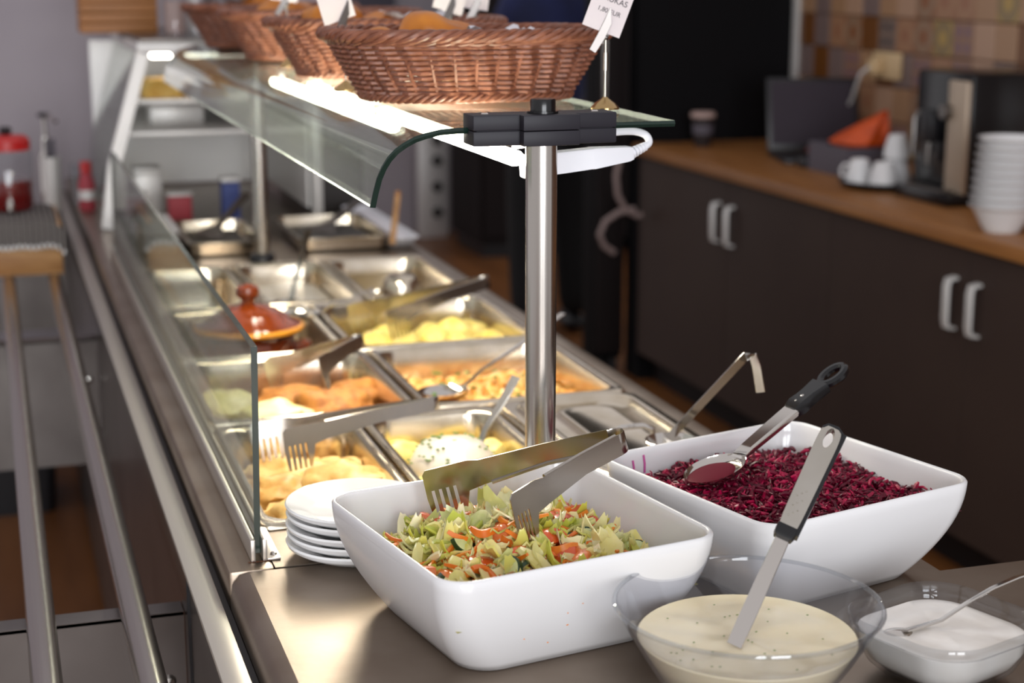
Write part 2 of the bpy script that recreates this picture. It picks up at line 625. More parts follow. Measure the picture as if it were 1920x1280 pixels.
# dark tall cupboards at the end of the aisle
for cxx, lb_ in ((2.90, 'tall dark brown cupboard at the far end of the staff aisle'), (3.76, 'tall dark brown cupboard in the far corner behind the black partition')):
  t = thing('tall_cupboard', (cxx, 8.7, 0), lb_, 'cupboard', 'tall cupboards on the far wall')
  MB().box(-.425, .425, -.3, .3, 0.08, 2.1).build('carcass', 'darkbrown', t, False)
  for s_ in (-1, 1):
      d_ = MB().box(s_ * .21 - .2, s_ * .21 + .2, -.325, -.302, .12, 2.06, .003).build('door', 'darkbrown', t, False)
      MB().box(s_ * .03 - .006, s_ * .03 + .006, -.345, -.326, 1.0, 1.2, .003).build('handle', 'steel_dark', d_)
  MB().box(-.4, .4, -.26, .26, 0, .08).build('plinth', 'black', t, False)
t = thing('tall_locker', (2.168, 5.885, 0), 'tall narrow black locker beside the end of the back counter', 'locker')
MB().box(-.0, .118, -.06, .075, 0.05, 2.1, .01).build('body', 'blackwall', t)
d_ = MB().box(.004, .114, -.08, -.061, .08, 2.08, .004).build('door', 'darkbrown', t)
MB().tube([(.02, -.081, .95), (.02, -.1, .96), (.02, -.1, 1.3), (.02, -.081, 1.31)], .008).build('handle', 'steel_dark', d_)
for sx in (.03, .09):
    for sy in (-.03, .04):
        MB().lathe([(.001, 0), (.02, 0), (.02, .05), (.001, .05)], 10, (sx, sy, 0)).build('foot', 'black', t)
t = thing('perforated_rack', (2.42, 9.2, 0), 'pale perforated panel standing against the far wall', 'rack')
MB().box(-.09, .09, -.03, .03, 0, .62, .01).build('panel', 'alu', t)
for zz in (.15, .3, .45, .57):
    MB().lathe([(.001, 0), (.03, 0), (.03, .01), (.001, .01)], 14).build('hole', 'darkpan', t, loc=(.02, -.031, zz), rot=(PI / 2, 0, 0))
t = thing('steel_shelf', (1.6, 9.15, 1.2), 'long grey steel shelf on the far wall above the baskets', 'shelf')
MB().box(-.65, .65, -.2, .22, 0, .05, .004).build('board', 'steel_dark', t)
MB().box(-.65, .65, .18, .22, .05, .35, .004).build('upstand', 'greybox', t)
for sx in (-.6, .6):
    MB().box(sx - .015, sx + .015, -.1, .22, -.12, 0).build('bracket', 'steel_dark', t, False)

# ------------------------------------------------------------------ back counter with cupboards
cx0, cx1 = 2.265, 2.90
tag(MB().box(cx0 - .012, cx1, 1.2, 5.665, .862, .90, .004).build('oak_worktop', 'wood'), 'long oak worktop along the tiled wall', 'worktop')
dy = [5.65, 4.885, 4.185, 3.475, 2.775, 2.075, 1.375]
tops = ['dark brown base cupboard at the far end beside the black partition', 'dark brown base cupboard in the middle of the back counter', 'dark brown base cupboard nearest the camera under the oak worktop']
for k in range(3):
    ya, yb, yc = dy[2 * k], dy[2 * k + 1], dy[2 * k + 2]
    t = thing('base_cupboard', (2.3, (ya + yc) / 2, 0), tops[k], 'cupboard', 'base cupboards under the oak worktop')
    h = (ya - yc) / 2
    MB().box(0, .58, -h + .002, h - .002, .11, .86).build('carcass', 'cabinet', t, False)
    MB().box(.05, .5, -h + .002, h - .002, 0, .109).build('plinth', 'darkbrown', t, False)
    for (a, b, hs) in ((ya, yb, -1), (yb, yc, 1)):
        mid = (ya + yc) / 2
        d_ = MB().box(-.022, -.001, b - mid + .002, a - mid - .002, .115, .855, .002).build('door', 'cabinet', t, False)
        hy = (yb - mid) + (0.052 if hs < 0 else -.052)
        MB().tube([(-.024, hy, .648), (-.046, hy, .652), (-.05, hy, .67), (-.05, hy, .755), (-.046, hy, .773), (-.024, hy, .777)], 0, flat=(.013, .004), side=(0, 1, 0)).build('handle', 'alu', d_)

# things on the back counter
t = thing('takeaway_cup', (2.46, 5.50, .9), 'dark paper coffee cup with pale lid near the black partition', 'cup')
MB().lathe([(.001, 0), (.028, 0), (.03, .004), (.041, .105), (.001, .105)], 24).build('body', 'cup_brown', t)
MB().lathe([(.001, .106), (.044, .106), (.045, .112), (.042, .122), (.001, .124)], 24).build('lid', 'cup_lid', t)
MB().lathe([(.0345, .045), (.0355, .045), (.0385, .08), (.037, .08)], 24).build('sleeve', 'greybox', t)
t = thing('laptop', (2.71, 5.10, .9), 'open black laptop with a dim screen on the oak worktop', 'laptop', rz=math.radians(-14))
MB().box(-.17, .15, -.27, 0, .0, .018, .004).build('base', 'black', t)
kb = MB()
for i in range(11):
    for j in range(4):
        kb.box(-.155 + i * .027, -.134 + i * .027, -.14 + j * .028, -.117 + j * .028, .0185, .021)
kb.build('keyboard', 'darkpan', t, False)
lid = MB().box(-.17, .15, -.006, .006, 0, .25, .004).build('lid', 'black', t, loc=(0, .005, .018), rot=(math.radians(-14), 0, 0))
MB().box(-.155, .135, -.008, -.0065, .02, .235).build('screen', 'screen', lid, False)
t = thing('wall_socket', (2.894, 4.965, 1.21), 'cream double socket with a plug on the patterned tile wall', 'socket')
MB().box(-.012, 0, -.09, .09, -.045, .045, .004).build('plate', 'outlet', t)
pl_ = MB().box(-.05, -.012, .015, .06, -.03, .02, .006).build('plug', 'outlet', t)
MB().tube([(-.05, .04, -.005), (-.07, .06, -.03), (-.06, .13, -.12), (-.07, .19, -.2), (-.1, .2, -.295)], .006, 8).build('cord', 'alu', pl_)
t = thing('grey_box', (2.60, 4.63, .9), 'grey cardboard box holding an orange bag beside the laptop', 'box')
for (a, b, c, d, n) in ((-.1, -.09, -.13, .13, 'panel'), (.09, .1, -.13, .13, 'panel'), (-.09, .09, -.13, -.12, 'panel'), (-.09, .09, .12, .13, 'panel')):
    MB().box(a, b, c, d, .006, .09, .001).build(n, 'greybox', t, False)
MB().box(-.1, .1, -.13, .13, 0, .006).build('bottom', 'greybox', t, False)
ob_ = MB()
lo_ = []
for (s1, z1, o1) in ((.16, .075, 0), (.2, .092, 0), (.17, .115, .02), (.1, .15, .05), (.03, .185, .08), (.004, .195, .09)):
    lo_.append([V((o1 * .6 + (s1 * .5 + .008 * math.sin(a * 7 + z1 * 60)) * math.cos(a) * .8, o1 * -.9 + (s1 * .6 + .01 * math.sin(a * 5)) * math.sin(a), z1)) for a in [2 * PI * k / 28 for k in range(28)]])
ob_.loft(lo_, True, True)
tag(ob_.build('orange_bag', 'orange_cloth', loc=(2.60, 4.63, .905)), 'crumpled orange bag sticking out of the grey box', 'bag')
t = thing('red_knob_gadget', (2.53, 4.80, .9), 'small dark red gadget in front of the laptop screen', 'gadget')
MB().box(-.04, .04, -.03, .03, 0, .035, .008).build('base', 'black', t)
MB().blob((0, 0, .055), .018, .016, .015, .05).build('knob', mat('dark_red', '#5c1210', .5), t)
t = thing('serving_tray', (2.50, 4.285, .9), 'round black tray with white cups beside the coffee machine', 'tray')
MB().lathe([(.001, 0), (.105, 0), (.125, .012), (.13, .018), (.126, .02), (.105, .008), (.001, .007)], 40).build('dish', 'blackgloss', t)
MB().tube([(.128 * math.cos(a), .128 * math.sin(a), .019) for a in [2 * PI * k / 40 for k in range(40)]], .004, 6, closed=True).build('rim', 'black', t)


def cup(loc, label, rz, s=1.0, flip=False):
    t = thing('coffee_cup', loc, label, 'cup', 'white cups on the black tray', rz)
    pr = [(.001, .004), (.02, .004), (.022, 0), (.026, 0), (.03, .012), (.038, .04), (.041, .066), (.042, .07), (.039, .07), (.036, .045), (.026, .014), (.001, .01)]
    if flip:
        pr = [(r, .07 - z) for r, z in pr]
    pr = [(r * s, z * s) for r, z in pr]
    MB().lathe(pr, 28).build('bowl', 'porcelain', t)
    hz = .07 if flip else 0
    k = -1 if flip else 1
    MB().tube([(.036 * s, 0, s * (hz + k * .052)), (.056 * s, 0, s * (hz + k * .054)), (.06 * s, 0, s * (hz + k * .036)), (.05 * s, 0, s * (hz + k * .02)), (.031 * s, 0, s * (hz + k * .018))], .0045 * s, 8).build('handle', 'porcelain', t)
    return t


cup((2.455, 4.35, .908), 'white upturned cup at the far edge of the black tray', 2.2, 1.0, True)
cup((2.465, 4.225, .908), 'white cup lowest on the black tray next to the coffee machine', .8, 1.05, True)
cup((2.545, 4.295, .908), 'white cup under the second cup in the middle of the tray', 2.6, 1.1, True)
cup((2.545, 4.295, .986), 'white cup stacked on top of another on the black tray', 1.4, .95, True)
t = thing('coffee_machine', (2.69, 3.99, .9), 'black coffee machine with silver strip on the oak worktop', 'coffee machine')
MB().box(-.19, .19, -.14, .14, .03, .355, .012).build('body', 'blackgloss', t)
MB().box(-.25, .19, -.14, .14, 0, .035, .008).build('drip_base', 'blackgloss', t)
MB().box(-.204, -.188, -.138, -.045, .01, .335, .006).build('silver_strip', 'silver', t)
sp_ = MB().box(-.225, -.188, .0, .06, .16, .25, .008).build('spout_head', 'black', t)
MB().tube([(-.21, .03, .16), (-.212, .03, .12), (-.212, .03, .1)], .009).build('nozzle', 'steel_dark', sp_)
MB().tube([(-.2, .1, .24), (-.215, .1, .22), (-.218, .1, .12)], .007).build('steam_wand', 'steel_dark', t)
MB().lathe([(.001, 0), (.022, 0), (.02, .018), (.001, .018)], 20).build('dial', 'steel_dark', t, loc=(-.205, -.05, .25), rot=(0, -PI / 2, 0))
MB().box(-.24, -.2, -.1, .1, .0352, .04).build('drip_grid', 'steel_dark', t, False)
pr = [(.001, .003), (.036, .003), (.038, 0), (.042, 0), (.055, .02), (.070, .05), (.077, .060), (.083, .064), (.0835, .067), (.078, .066), (.07, .054), (.05, .022), (.001, .012)]
bme = MB().lathe(pr, 40).build('white_bowl', 'porcelain')
for k in range(9):
    o = bme if k == 0 else part_copy(bme, None)
    o.location = (2.352 + .0014 * k, 3.46 - .001 * k, .9 + k * .0205)
    tag(o, ['lowest', 'second lowest', 'third lowest', 'fourth lowest', 'middle', 'fourth highest', 'third highest', 'second highest', 'topmost'][k] + ' white bowl in the stack of bowls on the oak worktop', 'bowl', 'stack of white bowls')

# pale loop of cable hanging beside the end of the back counter
c0 = [(1163, 290), (1155, 330), (1158, 365), (1172, 392), (1195, 405), (1203, 402)]
MBc = MB().tube([pt(a, b, y=5.55) for a, b in c0], .011, 8)
MBc.tube([pt(a, b, y=5.55) for a, b in [(1190, 392), (1160, 398), (1135, 415), (1124, 440), (1132, 460), (1152, 474)]], .011, 8)
tag(MBc.build('hanging_cable', 'cable'), 'pale grey looped cable hanging beside the far cupboard', 'cable')

# ------------------------------------------------------------------ serving counter
ZT = .90
t_c = thing('serving_counter', (0.57, 2.0, 0), 'long stainless steel serving counter with a well for food pans', 'counter')


def cpart(mb, n, m, parent=t_c, smooth=True):
    o = mb.build(n, m, parent, smooth)
    o.location = (-0.57, -2.0, 0)
    return o


WX0, WX1 = .262, .900
near = MB()
# near worktop with a softly rounded customer edge
prof = [(.215, .70), (.212, .87), (.2145, .888), (.222, .897), (.234, .90)]
near.loft([[(x, y, z) for x, z in prof] for y in (.6, 1.672)], closed=False)
near.box(.233, .94, .6, 1.672, .86, .90)
near.box(.94, 1.5, .6, 1.455, .86, .8995)
cpart(near, 'near_worktop', 'steel_top')
top = MB()
top.box(.212, WX0, 1.678, 5.25, .84, .90, .004)
top.box(WX1, .937, 1.678, 5.25, .84, .90, .006)
top.box(WX0, WX1, 1.678, 1.795, .84, .90)
for y0, y1 in ((2.225, 2.262), (2.638, 2.662), (3.05, 3.075), (3.52, 5.25)):
    top.box(WX0, WX1, y0, y1, .85, .899)
cpart(top, 'worktop_frame', 'steel_top')
well = MB()
well.box(WX0 - .01, WX1 + .01, 1.75, 3.55, .66, .67)
well.box(WX0 - .012, WX0 - .004, 1.75, 3.55, .66, .86)
well.box(WX1 + .004, WX1 + .012, 1.75, 3.55, .66, .86)
cpart(well, 'pan_well', 'steel_dark', smooth=False)
fr_ = MB()
fr_.box(.182, .2, .6, 5.25, .06, .862)
cpart(fr_, 'front_panel', 'steel_dark', smooth=False)
cpart(MB().box(.176, .203, .6, 5.25, .862, .868, .001), 'front_trim', 'trim_steel')
cpart(MB().box(.22, .93, .62, 5.2, .1, .655), 'base_cabinet', 'steel_dark', smooth=False)
cpart(MB().box(.25, .9, .65, 5.15, 0, .1), 'plinth', 'black', smooth=False)
cpart(MB().box(.204, .2115, .6, 5.25, .1, .86), 'gap_shade_strip', 'black', smooth=False)  # black strip put in for the shade inside the gap behind the trim
# joint panel line on the front
cpart(MB().box(.179, .182, 1.80, 1.806, .1, .86), 'panel_joint', 'black', smooth=False)

# tray slide
t = thing('tray_slide', (0.07, 2.5, 0), 'steel tube tray slide running along the customer side of the counter', 'tray slide')
for x in (.018, .122):
    o = MB().tube([(x - .07, -1.9, .805), (x - .07, -1., .805), (x - .07, 1., .805), (x - .07, 2.7, .805)], .0165, 20).build('rail', 'tube_steel', t)
for y in (1.87, 3.42, 4.8):
    br_ = MB()
    br_.box(-.19, .111, y - 2.5 - .003, y - 2.5 + .003, .52, .786)
    br_.box(-.19, .111, y - 2.5 - .003, y - 2.5 + .03, .782, .787)
    b_ = br_.build('support_plate', 'steel_dark', t, False)
    for zz in (.70, .58):
        MB().lathe([(.001, .006), (.006, .005), (.009, 0), (.001, 0)], 12).build('bolt', 'chrome', b_, loc=(.09, y - 2.5 - .003, zz), rot=(PI / 2, 0, 0))

# ------------------------------------------------------------------ sneeze guard: posts, brackets, curved glass, lamp, reflection strip
t_g = thing('sneeze_guard', (.553, 1.649, ZT), 'curved glass sneeze guard shelf on two steel posts over the food pans', 'sneeze guard')
L0 = V((.553, 1.649, ZT))


def gpart(mb, n, m, parent=t_g, smooth=True):
    o = mb.build(n, m, parent, smooth)
    if parent is t_g:
        o.location = -L0
    return o


for y in (1.649, 3.578):
    p_ = gpart(MB().lathe([(.001, .9005), (.0168, .9005), (.0168, 1.353), (.001, 1.353)], 32, (.553, y, 0)), 'post', 'tube_steel')
    gpart(MB().lathe([(.017, .9005), (.028, .9005), (.028, .912), (.024, .918), (.0175, .92)], 28, (.553, y, 0)), 'post_collar', 'black', p_)
    b_ = MB()
    b_.box(.474, .632, y - .015, y + .024, 1.350, 1.3655, .0015)
    b_.box(.474, .632, y - .015, y + .024, 1.366, 1.382, .0015)
    b_.box(.524, .586, y - .029, y - .014, 1.350, 1.3655, .0012)
    b_.box(.524, .586, y - .029, y - .014, 1.366, 1.382, .0012)
    b_.box(.478, .628, y - .013, y + .022, 1.364, 1.366)
    q_ = gpart(b_, 'bracket', 'bracket')
    gpart(MB().lathe([(.0, 1.382), (.0165, 1.382), (.0165, 1.3845), (.0135, 1.3845), (.0135, 1.3955), (.0125, 1.397), (.001, 1.397)], 28, (.553, y - .004, 0)), 'knob', 'blackgloss', q_)
    for x in (.492, .614):
        gpart(MB().lathe([(.001, 1.3835), (.003, 1.3835), (.0042, 1.382), (.001, 1.382)], 12, (x, y + .004, 0)), 'screw', 'chrome', q_)
# curved glass shelf: real sheet 6 mm thick with green ground edges
gp = [(.707, 1.366), (.62, 1.366), (.53, 1.366), (.464, 1.365), (.445, 1.364), (.430, 1.361), (.418, 1.3575), (.407, 1.352), (.398, 1.346), (.390, 1.338), (.384, 1.329), (.379, 1.318), (.375, 1.304), (.3715, 1.289)]
Y0, Y1 = 1.655, 3.70
nrm = []
for i in range(len(gp)):
    a, b = V(gp[max(i - 1, 0)]), V(gp[min(i + 1, len(gp) - 1)])
    d = (b - a).normalized()
    nrm.append(V((-d.y, d.x)))
gm = MB()
tk = .0032
top_p = [V(p) - n * tk for p, n in zip(gp, nrm)]
bot_p = [V(p) + n * tk for p, n in zip(gp, nrm)]
for pl in (top_p, bot_p):
    gm.loft([[(p.x, y, p.y) for p in pl] for y in (Y0, Y1)], closed=False, mi=0)
for y in (Y0, Y1):
    gm.loft([[(p.x, y, p.y) for p in top_p], [(p.x, y - (.0016 if y == Y0 else -.0016), (p.y + q.y) / 2) for p, q in zip(top_p, bot_p)], [(p.x, y, p.y) for p in bot_p]], closed=False, mi=1)
for i in (0, -1):
    gm.add([(top_p[i].x, Y0, top_p[i].y), (top_p[i].x, Y1, top_p[i].y), (bot_p[i].x, Y1, bot_p[i].y), (bot_p[i].x, Y0, bot_p[i].y)], [(0, 1, 2, 3)], 1)
gpart(gm, 'curved_glass', ['glass_shelf', 'glass_edge'])
# lamp under the glass, and a glowing strip standing in for its reflection
for nm, x, ya, yb, lab in (('led_and_reflection', .540, 1.70, 2.86, 'glowing LED batten under the glass shelf behind the near post'), ('led_and_reflection', .476, 2.0, 2.86, 'shorter glowing strip painting the LED reflection nearest the curved glass front')):
    t = thing(nm, (x, ya, 1.318 if x < .5 else 1.308), lab, 'lamp', 'LED battens under the glass shelf')
    ln = yb - ya
    for ye in (.06, ln - .06):
        MB().box(-.006, .006, ye, ye + .02, .028, .042, .001).build('mount_clip', 'white_plastic', t)
    sec = [(-.007, .028), (-.0095, .025), (-.0105, .021), (-.008, .015), (-.003, .013), (.003, .013), (.008, .015), (.0105, .021), (.0095, .025), (.007, .028)]
    MB().loft([[(a, y, b) for a, b in sec] for y in (0.001, ln - .001)], True, True).build('diffuser', 'led', t, angle=60)
    if x > .5:
        cp = MB()
        # plug, strain relief, and cord looping back to the lamp
        A_, B_ = V((.008, -.002, .012)), V((.137, .004, .022))
        cp.tube([A_, A_.lerp(B_, .35), A_.lerp(B_, .62), A_.lerp(B_, .625), B_.lerp(A_, .04), B_], 0, flat=[(.0125, .010), (.0125, .010), (.0118, .0095), (.0122, .0098), (.0085, .0075), (.007, .006)], side=(0, 0, 1))
        plug = cp.build('plug', 'white_plastic', t)
        sr = MB()
        d_ = V((.016, .003, .006))
        for k in range(5):
            c_ = B_ + d_ * (k / 4)
            sr.tube([c_ - d_.normalized() * .0011, c_ + d_.normalized() * .0011], .0068 - .0004 * k, 10)
        sr.build('strain_relief', 'white_plastic', plug)
        cd = [B_, B_ + d_, (.160, .010, .033), (.156, .013, .041), (.140, .014, .045), (.11, .013, .044), (.06, .010, .040), (.02, .008, .036), (.0, .01, .034)]
        fine = []
        for i in range(len(cd) - 1):
            for k in range(4):
                p0, p1, p2, p3 = V(cd[max(i - 1, 0)]), V(cd[i]), V(cd[i + 1]), V(cd[min(i + 2, len(cd) - 1)])
                u = k / 4
                fine.append(.5 * ((2 * p1) + (p2 - p0) * u + (2 * p0 - 5 * p1 + 4 * p2 - p3) * u * u + (3 * p1 - p0 - 3 * p2 + p3) * u ** 3))
        fine.append(V(cd[-1]))
        MB().tube(fine, .0042, 10).build('cord', 'white_plastic', plug)

# lower glass pane on the customer side with its rail and foot bracket
t_p = thing('glass_screen', (.249, 1.70, ZT), 'upright clear glass screen along the customer edge of the pans', 'glass screen')
pm = MB()
pa, pb, zt = 1.712, 3.72, 1.137
for x in (.245, .252):
    pm.add([(x, pa, .906), (x, pb, .906), (x + .004, pb, zt), (x + .004, pa, zt)], [(0, 1, 2, 3)], 0)
for y in (pa, pb):
    pm.add([(.245, y, .906), (.252, y, .906), (.256, y, zt), (.249, y, zt)], [(0, 1, 2, 3)], 1)
pm.add([(.249, pa, zt), (.256, pa, zt), (.256, pb, zt), (.249, pb, zt)], [(0, 1, 2, 3)], 1)
o = pm.build('pane', ['glass_pane', 'glass_edge'], t_p, False)
o.location = -t_p.location
rl = MB()
rl.box(.2395, .2445, 1.70, 3.75, .9005, .925, .0008)
rl.box(.2525, .2575, 1.70, 3.75, .9005, .925, .0008)
rl.box(.2575, .272, 1.70, 3.75, .9005, .903, .0005)
o = rl.build('rail', 'trim_steel', t_p)
o.location = -t_p.location
for y in (1.712, 3.1):
    sc_ = MB().lathe([(.001, .0055), (.003, .005), (.0042, .0026), (.001, .0026)], 12, (.266, y, .9005)).build('screw', 'chrome', o)
rs = MB()
for k in range(6):
    rs.blob((.238 + k * .0042, 1.6992 + rnd.uniform(-.0006, .0006), .9008), .0022, .0008, .0006, .3, seed=k, sub=1)
o = rs.build('rust_stain', 'rust', t_p)
o.location = -t_p.location


# ------------------------------------------------------------------ gastronorm pans
def pan(name, x0, x1, y0, y1, label, depth=.095, r=.034, fl=.011):
    t = thing(name, ((x0 + x1) / 2, (y0 + y1) / 2, .9), label, 'food pan', 'steel food pans in the counter well')
    wd, dp = x1 - x0, y1 - y0
    lp = []
    for (o, z, rad) in ((-.0005, -.002, .012), (0, .003, .012), (.0015, .0062, .012), (.004, .007, .013), (fl, .0062, r), (fl + .002, .004, r), (fl + .0035, 0, r), (fl + .006, -.03, r * .98), (fl + .010, -depth * .8, r * .95), (fl + .014, -depth * .94, r * .9), (fl + .024, -depth, r * .8)):
        lp.append(rr(wd - 2 * o, dp - 2 * o, rad, 7, z))
    MB().loft(lp, cap1=True).build('pan_body', 'steel_pan', t, angle=50)
    return t


PR = {}
r1 = (1.802, 2.228)
r2 = (2.258, 2.642)
r3 = (2.658, 3.054)
r4 = (3.072, 3.525)
pan('food_pan', .266, .468, *r1, 'steel pan of battered fish nearest the glass screen corner')
pan('food_pan', .474, .672, *r1, 'steel pan with cream-topped potatoes in front of the post')
pan('food_pan', .678, .896, *r1, 'steel pan in the near row closed with a ridged lid', .05)
pan('food_pan', .266, .572, *r2, 'steel pan of breaded cutlets beside the glass screen')
pan('food_pan', .580, .896, *r2, 'steel pan of orange chickpea stew')
pan('food_pan', .266, .552, *r3, 'steel pan holding the lidded clay pot')
pan('food_pan', .560, .896, *r3, 'steel pan of yellow boiled potatoes')
pan('food_pan', .266, .470, *r4, 'dark empty steel pan in the far row by the glass')
pan('food_pan', .476, .672, *r4, 'steel pan of white sauce in the middle of the far row')
pan('food_pan', .678, .896, *r4, 'steel pan with a steel beaker in the far row')

# lid of the near right pan
t = thing('pan_lid', (.787, 2.015, .908), 'ridged stainless lid on the near right food pan', 'lid')
lw, ld = .212, .42
MB().loft([rr(lw - 2 * o, ld - 2 * o, ra, 8, z) for o, z, ra in ((0, 0, .014), (.001, .003, .014), (.012, .003, .04), (.016, .010, .04), (.022, .012, .04), (.028, .010, .04), (.034, .002, .038), (.06, .0015, .03), (.064, .006, .03), (.07, .007, .028), (.076, .004, .026))], cap1=True).build('lid_plate', 'steel_pan', t, angle=50)
MB().tube([(-.03, -.05, .004), (-.03, -.05, .022), (-.015, -.05, .028), (.015, -.05, .028), (.03, -.05, .022), (.03, -.05, .004)], .004, 8).build('handle', 'chrome', t)

# ------------------------------------------------------------------ food in the pans
# battered fish
fs = [((.335, 1.90, .868), .058, .05, .035, .3, 'fish'), ((.408, 1.985, .878), .062, .055, .034, .9, 'fish'), ((.33, 2.03, .862), .06, .05, .028, -.4, 'fish_edge'), ((.40, 1.885, .848), .06, .05, .028, 1.4, 'fish_edge'), ((.35, 2.13, .855), .06, .05, .026, .2, 'fish'), ((.43, 2.12, .85), .04, .06, .026, .1, 'fish_edge')]
fl_ = ['battered fish piece closest to the foot of the glass screen', 'large golden battered fish piece in the middle of the fish pan', 'battered fish piece under the near tongs', 'low battered fish piece beside the plates', 'battered fish piece at the far left of the fish pan', 'battered fish piece at the far right of the fish pan']
for k, (c, a, b, d, rz, m) in enumerate(fs):
    tag(MB().blob((0, 0, 0), a, b, d, .22, 2.2, k + 3, 4, rz).build('battered_fish', m, loc=c), fl_[k], 'fish', 'battered fish pieces in the near pan')
# potatoes under cream sauce
tag(MB().loft([rr(.198 - .06, .426 - .06, .03, 5, .838), rr(.198 - .05, .426 - .05, .03, 5, .846)], True, True).build('yellow_gravy', 'sauce'), 'yellow gravy at the bottom of the cream-topped potato pan', 'gravy', kind='stuff')
pp = [(.513, 2.125, .872, .030), (.505, 2.02, .858, .022), (.635, 2.115, .868, .027), (.64, 2.045, .857, .022), (.60, 2.15, .856, .02), (.55, 2.16, .858, .022), (.52, 1.93, .858, .024), (.635, 1.95, .858, .024)]
pl_ = ['yellow potato chunk left of the white sauce', 'small potato chunk against the left wall of its pan', 'potato chunk right of the white sauce with herbs', 'small potato chunk by the right pan wall', 'potato chunk behind the white sauce on the right', 'potato chunk behind the white sauce on the left', 'potato chunk in the near left of the sauce pan', 'potato chunk in the near right of the sauce pan']
for k, (x, y, z, s_) in enumerate(pp):
    tag(MB().blob((0, 0, 0), s_, s_ * .9, s_ * .8, .15, 1.6, k + 20, 3).build('potato_chunk', 'potato', loc=(x, y, z)), pl_[k], 'potato', 'potato chunks under the white sauce')
ds = MB().blob((0, 0, 0), .062, .066, .045, .05, 1.3, 5, 4, .2)
o = tag(ds.build('white_sauce_mound', 'cream_sauce', loc=(.566, 2.055, .872)), 'mound of white sauce sprinkled with chopped green herbs', 'sauce', kind='stuff')
hb = MB()
for k in range(70):
    a, e = rnd.uniform(0, 2 * PI), math.acos(rnd.uniform(.15, .97))
    d = V((math.sin(e) * math.cos(a), math.sin(e) * math.sin(a), math.cos(e)))
    hb.blob((d.x * .0635, d.y * .0675, d.z * .0465), .0032, .0024, .0014, .2, seed=k, sub=1, rz=rnd.uniform(0, 3))
hb.build('herb_flakes', 'herb', o)
# breaded cutlets and cheese covered piece
cs = [((.475, 2.42, .868), .062, .045, .032, -.3, 'cutlet', 'orange breaded cutlet in the middle of the cutlet pan'), ((.525, 2.50, .864), .05, .042, .026, .5, 'cutlet', 'breaded cutlet at the far right of the cutlet pan'), ((.425, 2.52, .858), .055, .04, .026, .2, 'cutlet', 'breaded cutlet under the cutlet tongs'), ((.375, 2.36, .870), .062, .05, .03, .3, 'omelette', 'pale cheese-covered cutlet near the glass screen'), ((.32, 2.50, .86), .045, .06, .028, .1, 'omelette', 'pale cheese-covered cutlet in the far left of its pan'), ((.49, 2.33, .85), .05, .04, .022, .1, 'cutlet', 'breaded cutlet lying low at the near rim')]
for k, (c, a, b, d, rz, m, lb) in enumerate(cs):
    tag(MB().blob((0, 0, 0), a, b, d, .16, 2.0, k + 40, 4, rz).build('breaded_cutlet', m, loc=c), lb, 'cutlet', 'cutlets in the second row')
# orange stew of chickpea-sized lumps
sb = MB()
sb.loft([rr(.26, .32, .03, 5, .83), rr(.268, .33, .03, 5, .848)], True, True)
for k in range(420):
    x, y = rnd.uniform(-.128, .128), rnd.uniform(-.158, .158)
    z = .85 + .022 * math.exp(-((x - .01) / .09) ** 2 - ((y + .02) / .11) ** 2) + rnd.uniform(-.004, .006)
    s_ = rnd.uniform(.007, .013)
    sb.blob((x, y, z), s_, s_ * rnd.uniform(.8, 1.2), s_ * .85, .12, 1.5, k, 1 if k % 3 else 2)
o = tag(sb.build('chickpea_stew', 'stew_bits', loc=(.738, 2.45, 0)), 'orange chickpea and vegetable stew', 'stew', kind='stuff')
hb = MB()
for k in range(26):
    hb.blob((rnd.uniform(-.1, .1), rnd.uniform(-.12, .1), .879 + rnd.uniform(-.004, .004)), .005, .004, .002, .3, seed=k, sub=1)
hb.build('herb_flakes', 'herb', o)
# clay pot
t = thing('clay_pot', (.405, 2.80, .807), 'glazed brown clay pot with a knobbed lid and ochre rim', 'pot')
MB().lathe([(.001, 0), (.053, 0), (.068, .012), (.082, .045), (.085, .06), (.080, .085), (.076, .098), (.085, .108), (.078, .11), (.068, .1), (.001, .095)], 44).build('pot_body', 'clay', t)
ld_ = MB().lathe([(.083, .113), (.093, .113), (.0955, .118), (.091, .123), (.077, .127), (.058, .142), (.036, .153), (.016, .156), (.012, .160), (.012, .166), (.019, .171), (.021, .178), (.018, .187), (.008, .192), (.001, .193)], 44).build('lid', 'clay', t)
MB().tube([(.0915 * math.cos(a), .0915 * math.sin(a), .118) for a in [2 * PI * k / 44 for k in range(44)]], .0052, 8, closed=True).build('ochre_rim', 'clay_rim', ld_)
for s_ in (-1, 1):
    MB().tube([(s_ * .076, -.012, .075), (s_ * .099, -.01, .08), (s_ * .104, 0, .08), (s_ * .099, .012, .08), (s_ * .076, .014, .075)], .007, 8).build('lug', 'clay', t)
# yellow potatoes
yp = [(.63, 2.74), (.67, 2.78), (.60, 2.80), (.72, 2.73), (.77, 2.75), (.74, 2.81), (.81, 2.77), (.70, 2.87), (.64, 2.88), (.79, 2.86), (.85, 2.83), (.76, 2.92), (.68, 2.95), (.84, 2.93)]
pw = ['at the near left', 'left of centre near the tongs', 'against the left wall', 'in the near middle', 'near the front rim', 'in the centre on top', 'at the near right', 'behind the tongs tips', 'at the far left', 'right of the top potato', 'against the right wall', 'behind the top potato', 'in the far middle', 'in the far right corner']
for k, (x, y) in enumerate(yp):
    s_ = rnd.uniform(.030, .040)
    z = .856 + (.02 if k in (5, 4, 9) else 0)
    tag(MB().blob((0, 0, 0), s_, s_ * .85, s_ * .72, .14, 1.5, k + 60, 3, rnd.uniform(0, 3)).build('boiled_potato', 'potato', loc=(x, y, z)), 'yellow boiled potato ' + pw[k] + ' of the potato pan', 'potato', 'boiled potatoes in the third row')
